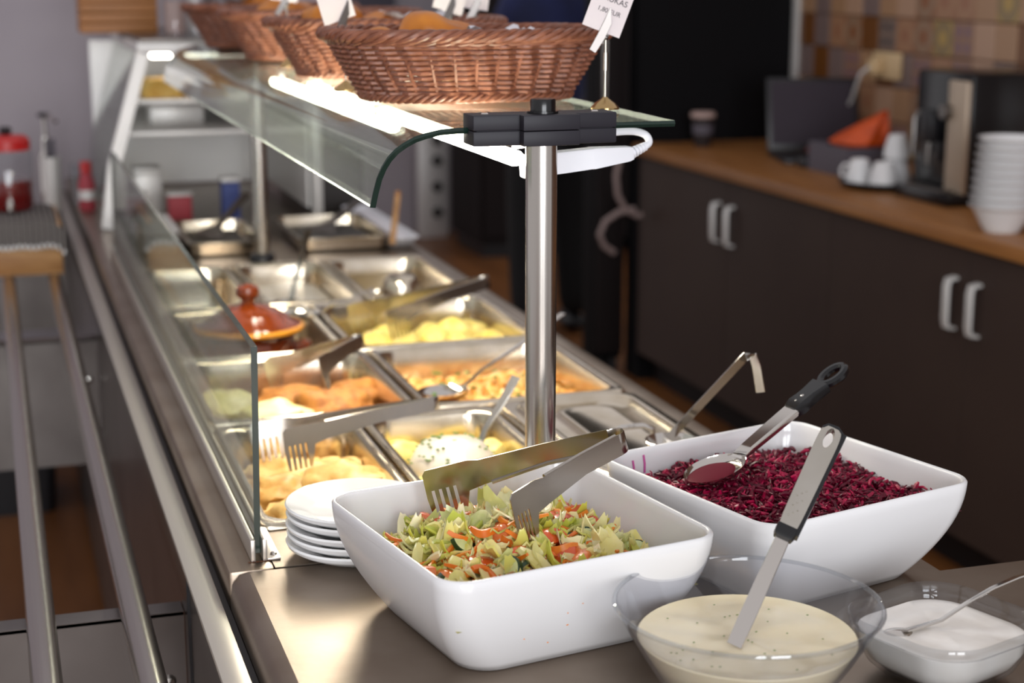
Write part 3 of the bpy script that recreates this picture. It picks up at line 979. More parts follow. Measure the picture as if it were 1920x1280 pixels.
# far row contents
tag(MB().loft([rr(.14, .37, .03, 5, .84), rr(.15, .385, .03, 5, .862), rr(.10, .3, .03, 5, .868)], True, True).build('white_porridge', 'cream_sauce', loc=(.574, 3.298, 0)), 'white sauce filling the middle far pan', 'sauce', kind='stuff')
t = thing('steel_beaker', (.775, 3.20, .806), 'upturned steel beaker standing in the far right pan', 'beaker')
MB().lathe([(.044, 0), (.046, .002), (.038, .10), (.034, .112), (.028, .117), (.001, .118)], 28).build('cup', 'steel_pan', t)
MB().tube([(-.04, 0, .09), (-.06, 0, .085), (-.062, 0, .05), (-.046, 0, .03)], .004, 8).build('handle', 'chrome', t)
for k, (x, y, s_) in enumerate(((.83, 3.18, .022), (.845, 3.23, .02), (.86, 3.30, .016), (.81, 3.11, .02))):
    tag(MB().blob((0, 0, 0), s_, s_ * .8, s_ * 1.1, .25, 1.8, k + 90, 2).build('yellow_bean', 'potato', loc=(x, y, .835 + (.03 if k < 2 else 0))), ['tall yellow piece right of the upturned beaker', 'yellow piece behind the tall one by the beaker', 'small yellow piece by the far right pan wall', 'yellow piece in front of the upturned beaker'][k], 'vegetable', 'yellow pieces in the far right pan')


# ------------------------------------------------------------------ utensils
def tongs(label, P, H1, H2, w=.022, head=.30, tines=5, mat='tongs', drop=.016, tl=.022):
    """serving tongs: two flat arms from the bend P to the fork heads H1 and H2"""
    t = thing('serving_tongs', P, label, 'tongs', 'steel serving tongs')
    P0 = V(P)
    n_ = (V(H2) - V(H1))
    for k, H in enumerate((V(H1), V(H2))):
        d = H - P0
        L = d.length
        u = d.normalized()
        side = (n_ - u * n_.dot(u)).normalized() * (1 if k else -1)
        v = u.cross(side)
        if v.z < 0:
            v = -v
        off = side * .011
        hw = w / 2
        us = L * (1 - head)
        pts = [(.0, hw * .8), (us * .5, hw), (us, hw * 1.05), (us + .012, hw * 1.25), (L - .004, hw * 1.25), (L, hw * .9), (L + .001, -hw * 1.0)]
        low = [(us + .016, -hw * 1.3 - drop * .3), (us, -hw * .95), (us * .5, -hw * .55), (0, -hw * .8)]
        # tines hang below the head
        x1, x0 = L - .001, us + .024
        st = (x1 - x0) / (2 * tines - 1)
        tin = []
        for q in range(tines):
            xa = x1 - 2 * q * st
            xb = xa - st
            tin += [(xa, -hw - drop - tl), (xb, -hw - drop - tl)]
            if q < tines - 1:
                tin += [(xb - .0003, -hw - drop), (xb - st + .0003, -hw - drop)]
        poly = pts + tin + low
        th = .0007
        mb = MB()
        bm = bmesh.new()
        fr = [bm.verts.new(P0 * 0 + off + u * a + v * b + side * th) for a, b in poly]
        f0 = bm.faces.new(fr)
        ex = bmesh.ops.extrude_face_region(bm, geom=[f0])
        bmesh.ops.translate(bm, vec=-side * th * 2, verts=[e for e in ex['geom'] if isinstance(e, bmesh.types.BMVert)])
        bmesh.ops.triangulate(bm, faces=[f for f in bm.faces if len(f.verts) > 4])
        mb.bm(bm)
        # stiffening fold along the lower edge of the arm
        mb.tube([off + u * a + v * b - side * .0014 for a, b in (((.004, -hw * .8), (us * .5, -hw * .55), (us * .94, -hw * .9)) if k == 0 else ((.004, hw * .8), (us * .5, hw), (us * .98, hw * 1.05)))], .0022, 6)
        mb.build('arm', mat, t, angle=30)
    s1 = (n_).normalized()
    u = ((V(H1) + V(H2)) / 2 - P0).normalized()
    s1 = (s1 - u * s1.dot(u)).normalized()
    v = u.cross(s1)
    if v.z < 0:
        v = -v
    arc = [(-u * (.013 * math.sin(a)) + s1 * (-.011 * math.cos(a))) for a in [PI * k / 10 for k in range(11)]]
    MB().tube(arc, 0, flat=(w * .40, .0007), side=v).build('bend', mat, t)
    return t


def spoon(label, tip, bowl_c, length_b, width_b, mat='chrome', hmat=None, hw=.008, flip=False, name='serving_spoon', hook=False, depth=.012, hole=False):
    """spoon with its handle end at tip and the bowl centred at bowl_c"""
    tip, bc = V(tip), V(bowl_c)
    t = thing(name, bc, label, 'spoon', None)
    d = (tip - bc)
    h = V((d.x, d.y, 0)).normalized()
    sd = V((-h.y, h.x, 0))
    tilt = V((0, 0, 1)) if not flip else V((0, 0, -1))
    mb = MB()
    loops = []
    nb = 24
    for sc_, dz in ((1.0, 0), (.93, -.35), (.75, -.7), (.45, -.93), (.15, -1.0)):
        loops.append([h * (length_b / 2 * sc_ * math.cos(a)) + sd * (width_b / 2 * sc_ * math.sin(a) * (1 - .12 * math.cos(a))) + tilt * (depth * dz) for a in [2 * PI * k / nb for k in range(nb)]])
    inner = [[p + tilt * .0012 for p in l] for l in loops]
    mb.loft(loops, cap1=True)
    mb.loft(inner, cap1=True)
    mb.loft([loops[0], inner[0]])
    mb.build('bowl', mat, t)
    st = h * (length_b / 2 - .004)
    e = tip - bc
    hb = MB()
    mid = st.lerp(e, .18) + V((0, 0, .004))
    hb.tube([st, st.lerp(e, .07), mid, st.lerp(e, .55), e], 0, flat=[(hw * .8, .0015), (hw * .55, .002), (hw * .5, .002), (hw * .8, .0014), (hw, .0013)], side=sd)
    hb.build('handle', mat if hmat is None else hmat, t)
    return t


# salad tongs in the foreground bowl
P_ = pt(1150, 830, y=1.50)
tongs('large polished tongs resting in the white salad bowl', P_, pt(798, 921, y=1.545), pt(948, 955, y=1.44), w=.028, head=.30, drop=-.008, tl=.034)
tongs('serving tongs lying in the battered fish pan', pt(805, 758, y=2.10), pt(470, 815, y=2.13), pt(525, 825, y=2.03), w=.022, head=.26, drop=-.002, tl=.032)
tongs('serving tongs lying over the breaded cutlets', pt(668, 642, y=2.52), pt(500, 695, y=2.52), pt(590, 690, y=2.44), w=.026, head=.28, drop=-.004, tl=.03)
tongs('serving tongs lying over the yellow potatoes', pt(905, 530, y=2.92), pt(655, 590, y=2.93), pt(720, 598, y=2.84), w=.026, head=.28, drop=-.004, tl=.03)
# spoons
spoon('steel spoon half buried in the orange chickpea stew', pt(1056, 588, y=2.52), pt(832, 732, y=2.42), .085, .07, depth=.012, hw=.006)
spoon('steel spoon standing out of the white herb sauce', pt(968, 706, y=2.10), (.585, 2.075, .895), .06, .045, flip=True, hw=.010, mat='steel')
spoon('long steel spoon leaning in the middle far pan', pt(578, 432, y=3.38), (.545, 3.24, .873), .075, .055, hw=.008, mat='chrome')
spoon('copper-coloured thin spoon lying across the third row pans', pt(700, 542, y=2.98), pt(560, 588, y=2.96), .09, .065, hw=.006)
# bent ladle behind the beetroot bowl
t = thing('soup_ladle', (.80, 1.86, .915), 'steel ladle with a hooked handle behind the beetroot bowl', 'ladle')
T0 = pt(1398, 668, y=1.78) - t.location
B0 = V((.0, 0.01, .03))
hp = [B0, B0.lerp(T0, .3), B0.lerp(T0, .7), B0.lerp(T0, .95), T0, T0 + V((.009, -.002, .0)), T0 + V((.013, -.004, -.012)), T0 + V((.019, -.006, -.045))]
MB().tube(hp, 0, flat=(.0055, .0012), side=(.8, -.5, .1)).build('handle', 'chrome', t)
MB().lathe([(.001, 0), (.018, .002), (.03, .012), (.035, .03), (.034, .031), (.028, .013), (.001, .004)], 24, (0, 0, 0)).build('cup', 'chrome', t)

# ------------------------------------------------------------------ plates
pe = MB().lathe([(.001, .003), (.044, .003), (.046, 0), (.05, 0), (.058, .004), (.072, .0105), (.077, .0140), (.0785, .0175), (.077, .0195), (.071, .0168), (.054, .0098), (.048, .0075), (.001, .0065)], 56).build('small_plate', 'plate')
for k in range(5):
    o = pe if k == 0 else part_copy(pe, None)
    o.location = (.357 + .0012 * (k % 2), 1.70 - .0015 * (k % 3), .9 + k * .0105)
    tag(o, ['lowest', 'second lowest', 'middle', 'second from top', 'topmost'][k] + ' white plate in the stack left of the salad bowl', 'plate', 'stack of white plates')


# ------------------------------------------------------------------ white square bowls
def square_bowl(label, c, rz, wd, dp, hgt):
    t = thing('square_bowl', (c[0], c[1], .9), label, 'bowl', 'square white porcelain bowls', rz)
    base = .70
    outp, inp = [], []
    N = 12
    for k in range(N + 1):
        s_ = k / N
        g = base + (1 - base) * (1 - (1 - s_) ** 1.9)
        z = hgt * s_
        outp.append((g, z, .034 - .004 * s_))
    tk = .0055
    lp = [rr(wd * base - .03, dp * base - .03, .028, 8, 0.0022), rr(wd * base - .012, dp * base - .012, .032, 8, 0.0)]
    lp += [rr(wd * g, dp * g, r, 8, z + .001) for g, z, r in outp]
    lp += [rr(wd - .0025, dp - .0025, .0295, 8, hgt + .003), rr(wd - tk, dp - tk, .028, 8, hgt + .0038), rr(wd - 2 * tk + .002, dp - 2 * tk + .002, .027, 8, hgt + .0028)]
    for g, z, r in reversed(outp[2:]):
        lp.append(rr(wd * g - 2 * tk, dp * g - 2 * tk, r - .003, 8, max(z, .009)))
    MB().loft(lp, cap0=True, cap1=True).build('bowl_body', 'porcelain', t, angle=60)
    return t


HB = .106
sal = square_bowl('square white bowl of mixed salad in the foreground', (.4665, 1.462), math.radians(10.5), .292, .290, HB)
bee = square_bowl('square white bowl of grated beetroot on the right', (.785, 1.523), math.radians(15), .286, .288, HB)
# crumbs stuck on the outside of the salad bowl
cr_ = MB()
for (a, b) in ((1092, 1095), (1088, 1127), (1060, 1145), (1066, 1172), (1036, 1210), (980, 1196), (978, 1080)):
    ff = pt(a, b, y=1.33)
    # project to the front face of the bowl
    loc = sal.matrix_basis.inverted() @ ff
    zz = loc.z
    s_ = max(0, min(1, zz / HB))
    g = .70 + .30 * (1 - (1 - s_) ** 1.9)
    cr_.blob((loc.x, -.144 * g - .0002, zz), .0009 + .0008 * rnd.random(), .0005, .001, .3, seed=a, sub=1)
cr_.build('food_crumbs', 'carrot', sal)

# mixed salad
t_s = thing('mixed_salad', (.4665, 1.462, .9), 'mixed salad of lettuce, tomato, carrot and cucumber in the white bowl', 'salad', rz=math.radians(10.5))


def mound(x, y):
    return .064 + .022 * math.exp(-((x + .0) / .075) ** 2 - ((y - .025) / .07) ** 2) + .006 * noise.noise(V((x * 30, y * 30, 0)))


bd = MB()
G = 22
vs, fs = [], []
for i in range(G + 1):
    for j in range(G + 1):
        x, y = (i / G - .5) * .256, (j / G - .5) * .256
        vs.append((x, y, mound(x, y) - .006))
for i in range(G):
    for j in range(G):
        fs.append((i * (G + 1) + j, (i + 1) * (G + 1) + j, (i + 1) * (G + 1) + j + 1, i * (G + 1) + j + 1))
bd.add(vs, fs)
o = bd.build('salad_bed', 'salad_bed', t_s)
o['kind'] = 'stuff'


def sheet(lx, ly, curl, ruf, seed, nx=9, ny=4, th=.0011):
    """a torn curled leaf piece"""
    mb = MB()
    g = [[], []]
    for s_ in (0, 1):
        for i in range(nx + 1):
            row = []
            for j in range(ny + 1):
                u, v = i / nx - .5, j / ny - .5
                wv = max(.12, (1 - abs(u * 2) ** 3.5)) ** .5 * (1 + .3 * noise.noise(V((u * 4, seed, 0))))
                x = u * lx
                y = v * ly * wv
                a = u * curl
                z = (1 - math.cos(a)) * lx * .6 + ruf * math.sin(u * 9 + seed) * (abs(v) * 2) ** 1.2 + ruf * 1.2 * noise.noise(V((u * 5, v * 5, seed * 2.3))) + (v * v) * ly * .75
                row.append((x * math.cos(a * .4), y, z + (th if s_ else -th)))
            g[s_].append(row)
    for s_ in (0, 1):
        mb.loft(g[s_], closed=False)
    edge0 = [r[0] for r in g[0]] + g[0][-1] + [r[-1] for r in reversed(g[0])] + list(reversed(g[0][0]))
    edge1 = [r[0] for r in g[1]] + g[1][-1] + [r[-1] for r in reversed(g[1])] + list(reversed(g[1][0]))
    mb.loft([edge0, edge1])
    return mb


protos = {}
protos['lettuce_piece'] = [sheet(*a).build('lettuce_piece', 'lettuce', t_s) for a in ((.056, .024, 1.5, .004, 1), (.040, .024, .9, .0045, 2), (.036, .009, 2.4, .002, 3), (.050, .008, 1.4, .0015, 4), (.030, .018, 1.6, .003, 5), (.064, .015, 1.1, .003, 6), (.030, .006, 2.0, .002, 7), (.042, .013, 2.6, .002, 8))]


def tom(lx, seed):
    """curved wedge of tomato flesh with skin on the outer side"""
    mb = MB()
    lp = []
    for k in range(9):
        u = k / 8 - .5
        a = u * 1.9
        s_ = max(.15, math.cos(u * 2.7)) if seed % 2 else 1.0
        c = V((math.sin(a) * lx * .55, 0, (math.cos(a) - 1) * lx * .5))
        wv, hv = .0105 * s_, .008 * s_
        lp.append([c + V((0, wv * q[0], hv * q[1])) for q in ((-1, .2), (-.6, .8), (0, 1), (.6, .8), (1, .2), (.5, -.8), (0, -1), (-.5, -.8))])
    return mb.loft(lp, True, True)


protos['tomato_wedge'] = [tom(.046, 1).build('tomato_wedge', 'tomato', t_s), tom(.032, 2).build('tomato_wedge', 'tomato', t_s), MB().box(-.012, .012, -.010, .010, -.009, .009, .003).build('tomato_wedge', 'tomato', t_s)]


def shred(lx, curl, r):
    return MB().tube([(lx * (k / 8 - .5), curl * math.sin(k / 8 * PI), .2 * curl * math.cos(k / 8 * 5)) for k in range(9)], 0, flat=[(r * (.5 + .5 * math.sin(PI * min(1, max(0, k / 8)) * .9 + .15)), r * .5) for k in range(9)], side=(0, 0, 1))


protos['carrot_shred'] = [shred(.042, .008, .0022).build('carrot_shred', 'carrot', t_s), shred(.032, .006, .0030).build('carrot_shred', 'carrot', t_s), shred(.024, .010, .0042).build('carrot_shred', 'carrot', t_s)]


def cuke(r, half):
    mb = MB()
    n = 14
    an = [PI * k / n for k in range(n + 1)] if half else [2 * PI * k / 22 for k in range(23)]
    lp = [[V((rad * math.cos(a), rad * math.sin(a), z)) for a in an] for rad, z in ((r * .9, -.0022), (r, -.0020), (r, .0020), (r * .9, .0022))]
    mb.loft(lp[:2] , closed=False, mi=1)
    mb.loft(lp[1:3], closed=False, mi=1)
    mb.loft(lp[2:], closed=False, mi=1)
    for l in (lp[0], lp[3]):
        mb.add(list(l), [tuple(range(len(l)))], 0)
    if half:
        mb.add([lp[0][0], lp[0][-1], lp[3][-1], lp[3][0]], [(0, 1, 2, 3)], 0)
    return mb


protos['cucumber_slice'] = [cuke(.0155, True).build('cucumber_slice', ['cuke', 'peel'], t_s), cuke(.013, True).build('cucumber_slice', ['cuke', 'peel'], t_s)]
rs_ = random.Random(11)
bpy.context.view_layer.update()
for nm, cnt in (('lettuce_piece', 235), ('tomato_wedge', 42), ('carrot_shred', 72), ('cucumber_slice', 26)):
    first = set()
    for k in range(cnt):
        for _ in range(60):
            src = protos[nm][k % len(protos[nm])]
            lim = .124 - .38 * max(src.dimensions.x, src.dimensions.y)
            x, y = rs_.uniform(-lim, lim), rs_.uniform(-lim, lim)
            if (abs(x) / lim) ** 5 + (abs(y) / lim) ** 5 < 1:
                break
        ed = max(abs(x), abs(y)) / .119
        z = mound(x, y) + rs_.uniform(-.004, .008) * (1 - .5 * ed) + {'lettuce_piece': 0, 'tomato_wedge': .003, 'carrot_shred': .008, 'cucumber_slice': .005}[nm] * (1 if k % 4 else 0)
        tl = .55 * (1 - .6 * ed ** 3)
        rot = (rs_.uniform(-tl, tl), rs_.uniform(-tl, tl), rs_.uniform(0, 2 * PI))
        if nm == 'cucumber_slice':
            rot = (rs_.uniform(-1, 1.2), rs_.uniform(-.5, .5), rs_.uniform(0, 2 * PI))
        sc_ = rs_.uniform(.9, 1.3)
        o = src if (k < len(protos[nm])) else part_copy(src, t_s)
        o.location = (x, y, z)
        o.rotation_euler = rot
        o.scale = (sc_, sc_, sc_)

# grated beetroot: uncountable shreds
t_b = thing('grated_beetroot', (.785, 1.523, .9), 'heap of dark red grated beetroot in the right-hand white bowl', 'beetroot', rz=math.radians(15))


def bmound(x, y):
    return .076 + .014 * math.exp(-((x - .01) / .08) ** 2 - ((y - .03) / .08) ** 2) + .008 * noise.noise(V((x * 26, y * 26, 4))) + .006 * noise.noise(V((x * 62, y * 62, 9)))


bs_, bl_ = MB(), MB()
vs, fs = [], []
for i in range(G + 1):
    for j in range(G + 1):
        x, y = (i / G - .5) * .264, (j / G - .5) * .264
        vs.append((x, y, bmound(x, y) - .004))
for i in range(G):
    for j in range(G):
        fs.append((i * (G + 1) + j, (i + 1) * (G + 1) + j, (i + 1) * (G + 1) + j + 1, i * (G + 1) + j + 1))
bs_.add(vs, fs)
for k in range(5600):
    x, y = rnd.uniform(-.129, .129), rnd.uniform(-.129, .129)
    if (abs(x) / .130) ** 5 + (abs(y) / .130) ** 5 > 1:
        continue
    c = V((x, y, bmound(x, y) + rnd.uniform(-.003, .006)))
    d = V((rnd.gauss(0, 1), rnd.gauss(0, 1), rnd.gauss(0, .55))).normalized()
    ln = rnd.uniform(.0025, .0095)
    r = rnd.choice((rnd.uniform(.0008, .0018), rnd.uniform(.0015, .0032)))
    bend = V((rnd.uniform(-1, 1), rnd.uniform(-1, 1), rnd.uniform(-.3, 1))) * .0018
    (bs_ if k % 3 else bl_).tube([c - d * ln, c - d * ln * .4 + bend, c + d * ln * .4 + bend * 1.3, c + d * ln], [r * .5, r, r * .8, r * .45], 5)
o = bs_.build('dark_shreds', 'beet', t_b)
o['kind'] = 'stuff'
o = bl_.build('bright_shreds', 'beet_light', t_b)
o['kind'] = 'stuff'
# drips of juice on the inner back wall of the bowl
for x, z0, z1, wd in ((-.098, .082, .098, .0011), (-.083, .082, .102, .0012)):
    g0 = 1
    for zz in (0,):
        yb0 = .144 * (.70 + .30 * (1 - (1 - z0 / HB) ** 1.9)) - .0066
        yb1 = .144 * (.70 + .30 * (1 - (1 - z1 / HB) ** 1.9)) - .0066
        MB().tube([(x, yb0, z0), (x + .001, (yb0 + yb1) / 2 + .0001, (z0 + z1) / 2), (x, yb1, z1)], 0, flat=(wd, .0005), side=(1, 0, 0)).build('juice_stain', 'beet_stain', bee)

# serving spoon with black handle in the beetroot
t = thing('beetroot_spoon', pt(1340, 878, y=1.55), 'steel serving spoon with a glossy black handle in the beetroot', 'spoon')
o0 = t.location.copy()
E_ = pt(1578, 690, y=1.60) - o0
S_ = pt(1388, 852, y=1.575) - o0
hd = (E_ - S_).normalized()
view = (o0 - CAM).normalized()
sd = hd.cross(view).normalized()
fc = sd.cross(hd).normalized()   # faces the viewer side
mb = MB()
loops = []
bdir = V((hd.x, hd.y, hd.z * .45)).normalized()
bsd = V((-bdir.y, bdir.x, 0)).normalized()
bup = bdir.cross(bsd)
if bup.z < 0:
    bup = -bup
for sc_, dz in ((1.0, 0), (.94, -.4), (.78, -.75), (.5, -.95), (.15, -1.0)):
    loops.append([bdir * (.036 * sc_ * math.cos(a)) + bsd * (.029 * sc_ * math.sin(a)) + bup * (.011 * dz) for a in [2 * PI * k / 28 for k in range(28)]])
inner = [[p + bup * .001 for p in l] for l in loops]
mb.loft(loops, cap1=True)
mb.loft(inner, cap1=True)
mb.loft([loops[0], inner[0]])
mb.build('bowl', 'chrome', t)
st_ = bdir * .033
mb = MB()
pth = [st_, st_.lerp(S_, .8), S_.lerp(E_, .08), S_.lerp(E_, .3), S_.lerp(E_, .56)]
mb.tube(pth, 0, flat=[(.008, .0016), (.0078, .003), (.0085, .0042), (.0095, .0045), (.010, .0045)], side=bsd)
sh = mb.build('shank', 'chrome', t)
gr = MB()
pth = [S_.lerp(E_, q) for q in (.5, .56, .62, .68, .80)]
gr.tube(pth, 0, flat=[(.0095, .006), (.0115, .0075), (.0105, .0068), (.0105, .0066), (.0135, .0058)], side=bsd)
# eye of the handle: a loop
ec = S_.lerp(E_, .91)
L1 = (E_ - S_).length * .105
for rad in (0,):
    gr.tube([ec + hd * (L1 * math.cos(a)) + bsd * (.0112 * math.sin(a)) for a in [2 * PI * k / 26 for k in range(26)]], .0052, 8, closed=True)
ww = hd * .0
gr.build('grip', 'blackgloss', t)
for q in (.57, .63):
    MB().blob(S_.lerp(E_, q) + bsd.cross(hd) * (-.0055), .003, .003, .002, .02, sub=2).build('rivet', 'chrome', t)
jl = o0.copy()
js = MB().blob((-.002, 0, -.001), .028, .0235, .0022, .05, 1.2, 3, 3)  # red juice, spread wider to paint the purple reflection in the bowl
tag(js.build('juice_and_reflection', mat('juice_reflection_tint', '#5e031d', .5, spec=.12), loc=tuple(V(jl) - bup * .0032 - bdir * .004), rot=bup.to_track_quat('Z', 'X').to_euler()), 'pool of red juice and painted purple reflection in the spoon on the beetroot', 'juice', kind='stuff')

# ------------------------------------------------------------------ dressing bowl with spatula
t = thing('clear_bowl', (.607, 1.235, .9), 'round clear plastic bowl of pale yellow dressing in front', 'bowl')
R0 = .118
pr = [(.001, .002), (.055, .002), (.060, .0), (.064, .002), (.078, .018), (.095, .045), (.108, .068), (.1165, .083), (R0 + .001, .0858), (R0, .0875), (R0 - .0025, .087), (.1145, .083), (.105, .066), (.092, .044), (.0755, .019), (.06, .006), (.001, .005)]
MB().lathe(pr, 72).build('bowl_wall', 'clear', t)
MB().tube([((R0 - .0008) * math.cos(a), (R0 - .0008) * math.sin(a), .0864) for a in [2 * PI * k / 72 for k in range(72)]], .0021, 8, closed=True).build('rim_edge', 'clear_glass', t)
lp = []
n = 64
zl = .056
for r, z in ((.058, .0065), (.0745, .0195), (.0905, .0445), (.0968, zl), (.0955, zl + .001)):
    lp.append([(r * math.cos(a), r * math.sin(a), z) for a in [2 * PI * k / n for k in range(n)]])
for r in (.088, .075, .06, .045, .03, .015, .002):
    lp.append([(r * math.cos(a), r * math.sin(a), zl - .0015 + .0022 * noise.noise(V((r * 40 * math.cos(a), r * 40 * math.sin(a), 2)))) for a in [2 * PI * k / n for k in range(n)]])
lp_d = MB().loft(lp, True, True)
o = tag(lp_d.build('yellow_dressing', 'dressing', loc=(.607, 1.235, .9)), 'pale yellow dressing filling the clear bowl', 'dressing', kind='stuff')
fk = MB()
for k in range(30):
    a, r = rnd.uniform(0, 2 * PI), .085 * math.sqrt(rnd.random())
    fk.blob((r * math.cos(a), r * math.sin(a), zl + .0004), .0012, .0009, .0004, .3, seed=k, sub=1)
fk.build('herb_specks', 'herb', o)
# thin smear of dressing on the wall above the surface is left by the spatula
t = thing('dressing_spatula', pt(1385, 1185, y=1.215), 'steel spatula with a black-edged handle standing in the dressing', 'spatula')
o0 = t.location.copy()
A_ = V((-.004, 0, -.012))
J_ = pt(1470, 1003, y=1.262) - o0
E_ = pt(1561, 806, y=1.31) - o0
hd = (E_ - J_).normalized()
sd = V((1, -.33, 0)) - hd * V((1, -.33, 0)).dot(hd)
sd.normalize()
MB().tube([A_, A_.lerp(J_, .25), A_.lerp(J_, .6), J_ + hd * .004], 0, flat=[(.0068, .0009), (.0072, .0009), (.0070, .001), (.0066, .0011)], side=sd).build('blade', 'chrome', t)
LH = (E_ - J_).length
nf = sd.cross(hd)
if nf.y > 0:
    nf = -nf


def hgrip(f0, wA, wB, th):
    """flat rounded handle body with a hanging slot near its end"""
    m_ = MB()
    bm = bmesh.new()
    out, slot = [], []
    nn = 40
    cxs = LH * .90
    for k in range(nn):
        a = 2 * PI * k / nn
        # outer rounded bar
        c_, s_ = math.cos(a), math.sin(a)
        pu = abs(c_) ** .3 * (1 if c_ > 0 else -1)
        pv = abs(s_) ** .35 * (1 if s_ > 0 else -1)
        u = LH * .5 + pu * LH * .5
        wdt = wA + (wB - wA) * (u / LH)
        out.append((u, pv * wdt))
        slot.append((cxs + c_ * .0105, s_ * .0042))
    zf = [(th, 1.0), (-th, 1.0)]
    vo = [[J_ + hd * u + sd * v + nf * z for u, v in out] for z, _ in zf]
    vi = [[J_ + hd * u + sd * v + nf * z for u, v in slot] for z, _ in zf]
    m_.loft([vo[0], vo[1]])
    m_.loft([vi[0], vi[1]])
    m_.loft([vo[0], vi[0]])
    m_.loft([vo[1], vi[1]])
    bm.free()
    return m_


gb = hgrip(0, .0088, .0108, .0052).build('grip', 'steel', t, angle=50)
eg = MB().tube([J_ + hd * (LH * u) + sd * (.0094 + .002 * u) + nf * -.0005 for u in (.02, .3, .6, .9, .985)], 0, flat=(.0054, .0028), side=nf)
eg.build('edge_band', 'blackgloss', gb)
MB().tube([J_ + hd * -.0035, J_ + hd * .0, J_ + hd * .008], 0, flat=[(.0085, .005), (.0098, .0064), (.0096, .0064)], side=sd).build('ferrule', 'blackgloss', gb)
MB().tube([E_ - hd * .0035 - sd * .009, E_ + hd * .0012 - sd * .005, E_ + hd * .0018 + sd * .004, E_ - hd * .003 + sd * .0105], 0, flat=(.0054, .0014), side=nf).build('end_cap', 'blackgloss', gb)
dt = MB()
for k in range(9):
    dt.blob(J_ + hd * (.018 + .0035 * k) + sd * (-.004 + .003 * (k % 3)) + nf * .0053, .0009, .0009, .0006, .05, sub=1)
dt.build('drops', 'steel', gb)

# ------------------------------------------------------------------ glass dish of sour cream
t = thing('glass_dish', (.796, 1.222, .9), 'square clear glass dish of white sour cream at the right edge', 'dish', rz=math.radians(18))
wd = .146
HD = .058


def dl(f, z, r):
    return rr(wd * f, wd * f, r, 8, z)


lp = [dl(.5, .003, .03), dl(.58, 0, .035), dl(.66, .003, .036), dl(.80, .014, .038), dl(.90, .030, .04), dl(.935, .044, .042), dl(.94, .046, .042), dl(.985, .047, .044), dl(1.0, .052, .045), dl(1.0, HD - .001, .045), dl(.985, HD, .044), dl(.965, HD - .002, .043), dl(.955, .05, .042), dl(.90, .046, .04), dl(.86, .030, .036), dl(.76, .016, .034), dl(.62, .006, .032)]
MB().loft(lp, True, True).build('dish_wall', 'clear_glass', t, angle=50)
lp = [dl(.60, .0066, .031), dl(.755, .0166, .033), dl(.855, .0305, .035), dl(.885, .0425, .039), dl(.87, .0432, .039)]
for f in (.75, .6, .45, .3, .15, .02):
    l_ = dl(f, 0, .04 * f)
    lp.append([(x, y, .0425 + .003 * noise.noise(V((x * 45, y * 45, 8)))) for x, y, z in l_])
tag(MB().loft(lp, True, True).build('sour_cream', 'yoghurt', loc=(.796, 1.222, .9), rot=(0, 0, math.radians(18))), 'white sour cream in the square glass dish', 'cream', kind='stuff')
t = thing('teaspoon', pt(1700, 1180, z=.9445), 'polished teaspoon resting in the sour cream dish', 'spoon')
o0 = t.location.copy()
pth = [pt(a, b, y=yy - 1.203 + o0.y) - o0 for a, b, yy in ((1695, 1182, 1.20), (1720, 1176, 1.203), (1765, 1162, 1.207), (1810, 1132, 1.212), (1860, 1103, 1.217), (1905, 1083, 1.222), (1950, 1068, 1.226))]
MB().tube(pth, 0, flat=[(.006, .001), (.0045, .0014), (.0024, .0014), (.0024, .0013), (.0035, .0011), (.005, .001), (.0052, .0009)], side=(.3, -.9, .3)).build('handle', 'chrome', t)
MB().blob((-.008, .002, -.0035), .015, .011, .0035, .02, 1, 2, 3).build('bowl', 'chrome', t)


# ------------------------------------------------------------------ wicker baskets on the glass shelf
def superpath(a, b, th, e=2.9):
    c, s_ = math.cos(th), math.sin(th)
    k = (abs(c) ** e + abs(s_) ** e) ** (-1 / e)
    return V((a * c * k, b * s_ * k))


NS = 36
BH = .083


def dims(h):
    q = h / BH
    return .122 + .050 * q ** .9, .078 + .034 * q ** .9


def wpath(h, off, n, ph=0, amp=0, fr=0):
    a, b = dims(h)
    o = []
    for k in range(n):
        th = 2 * PI * k / n
        p = superpath(a, b, th)
        nn = V((p.x / a ** 2, p.y / b ** 2)).normalized()
        q = p + nn * (off + amp * math.sin(fr * th + ph))
        o.append(V((q.x, q.y, h)))
    return o


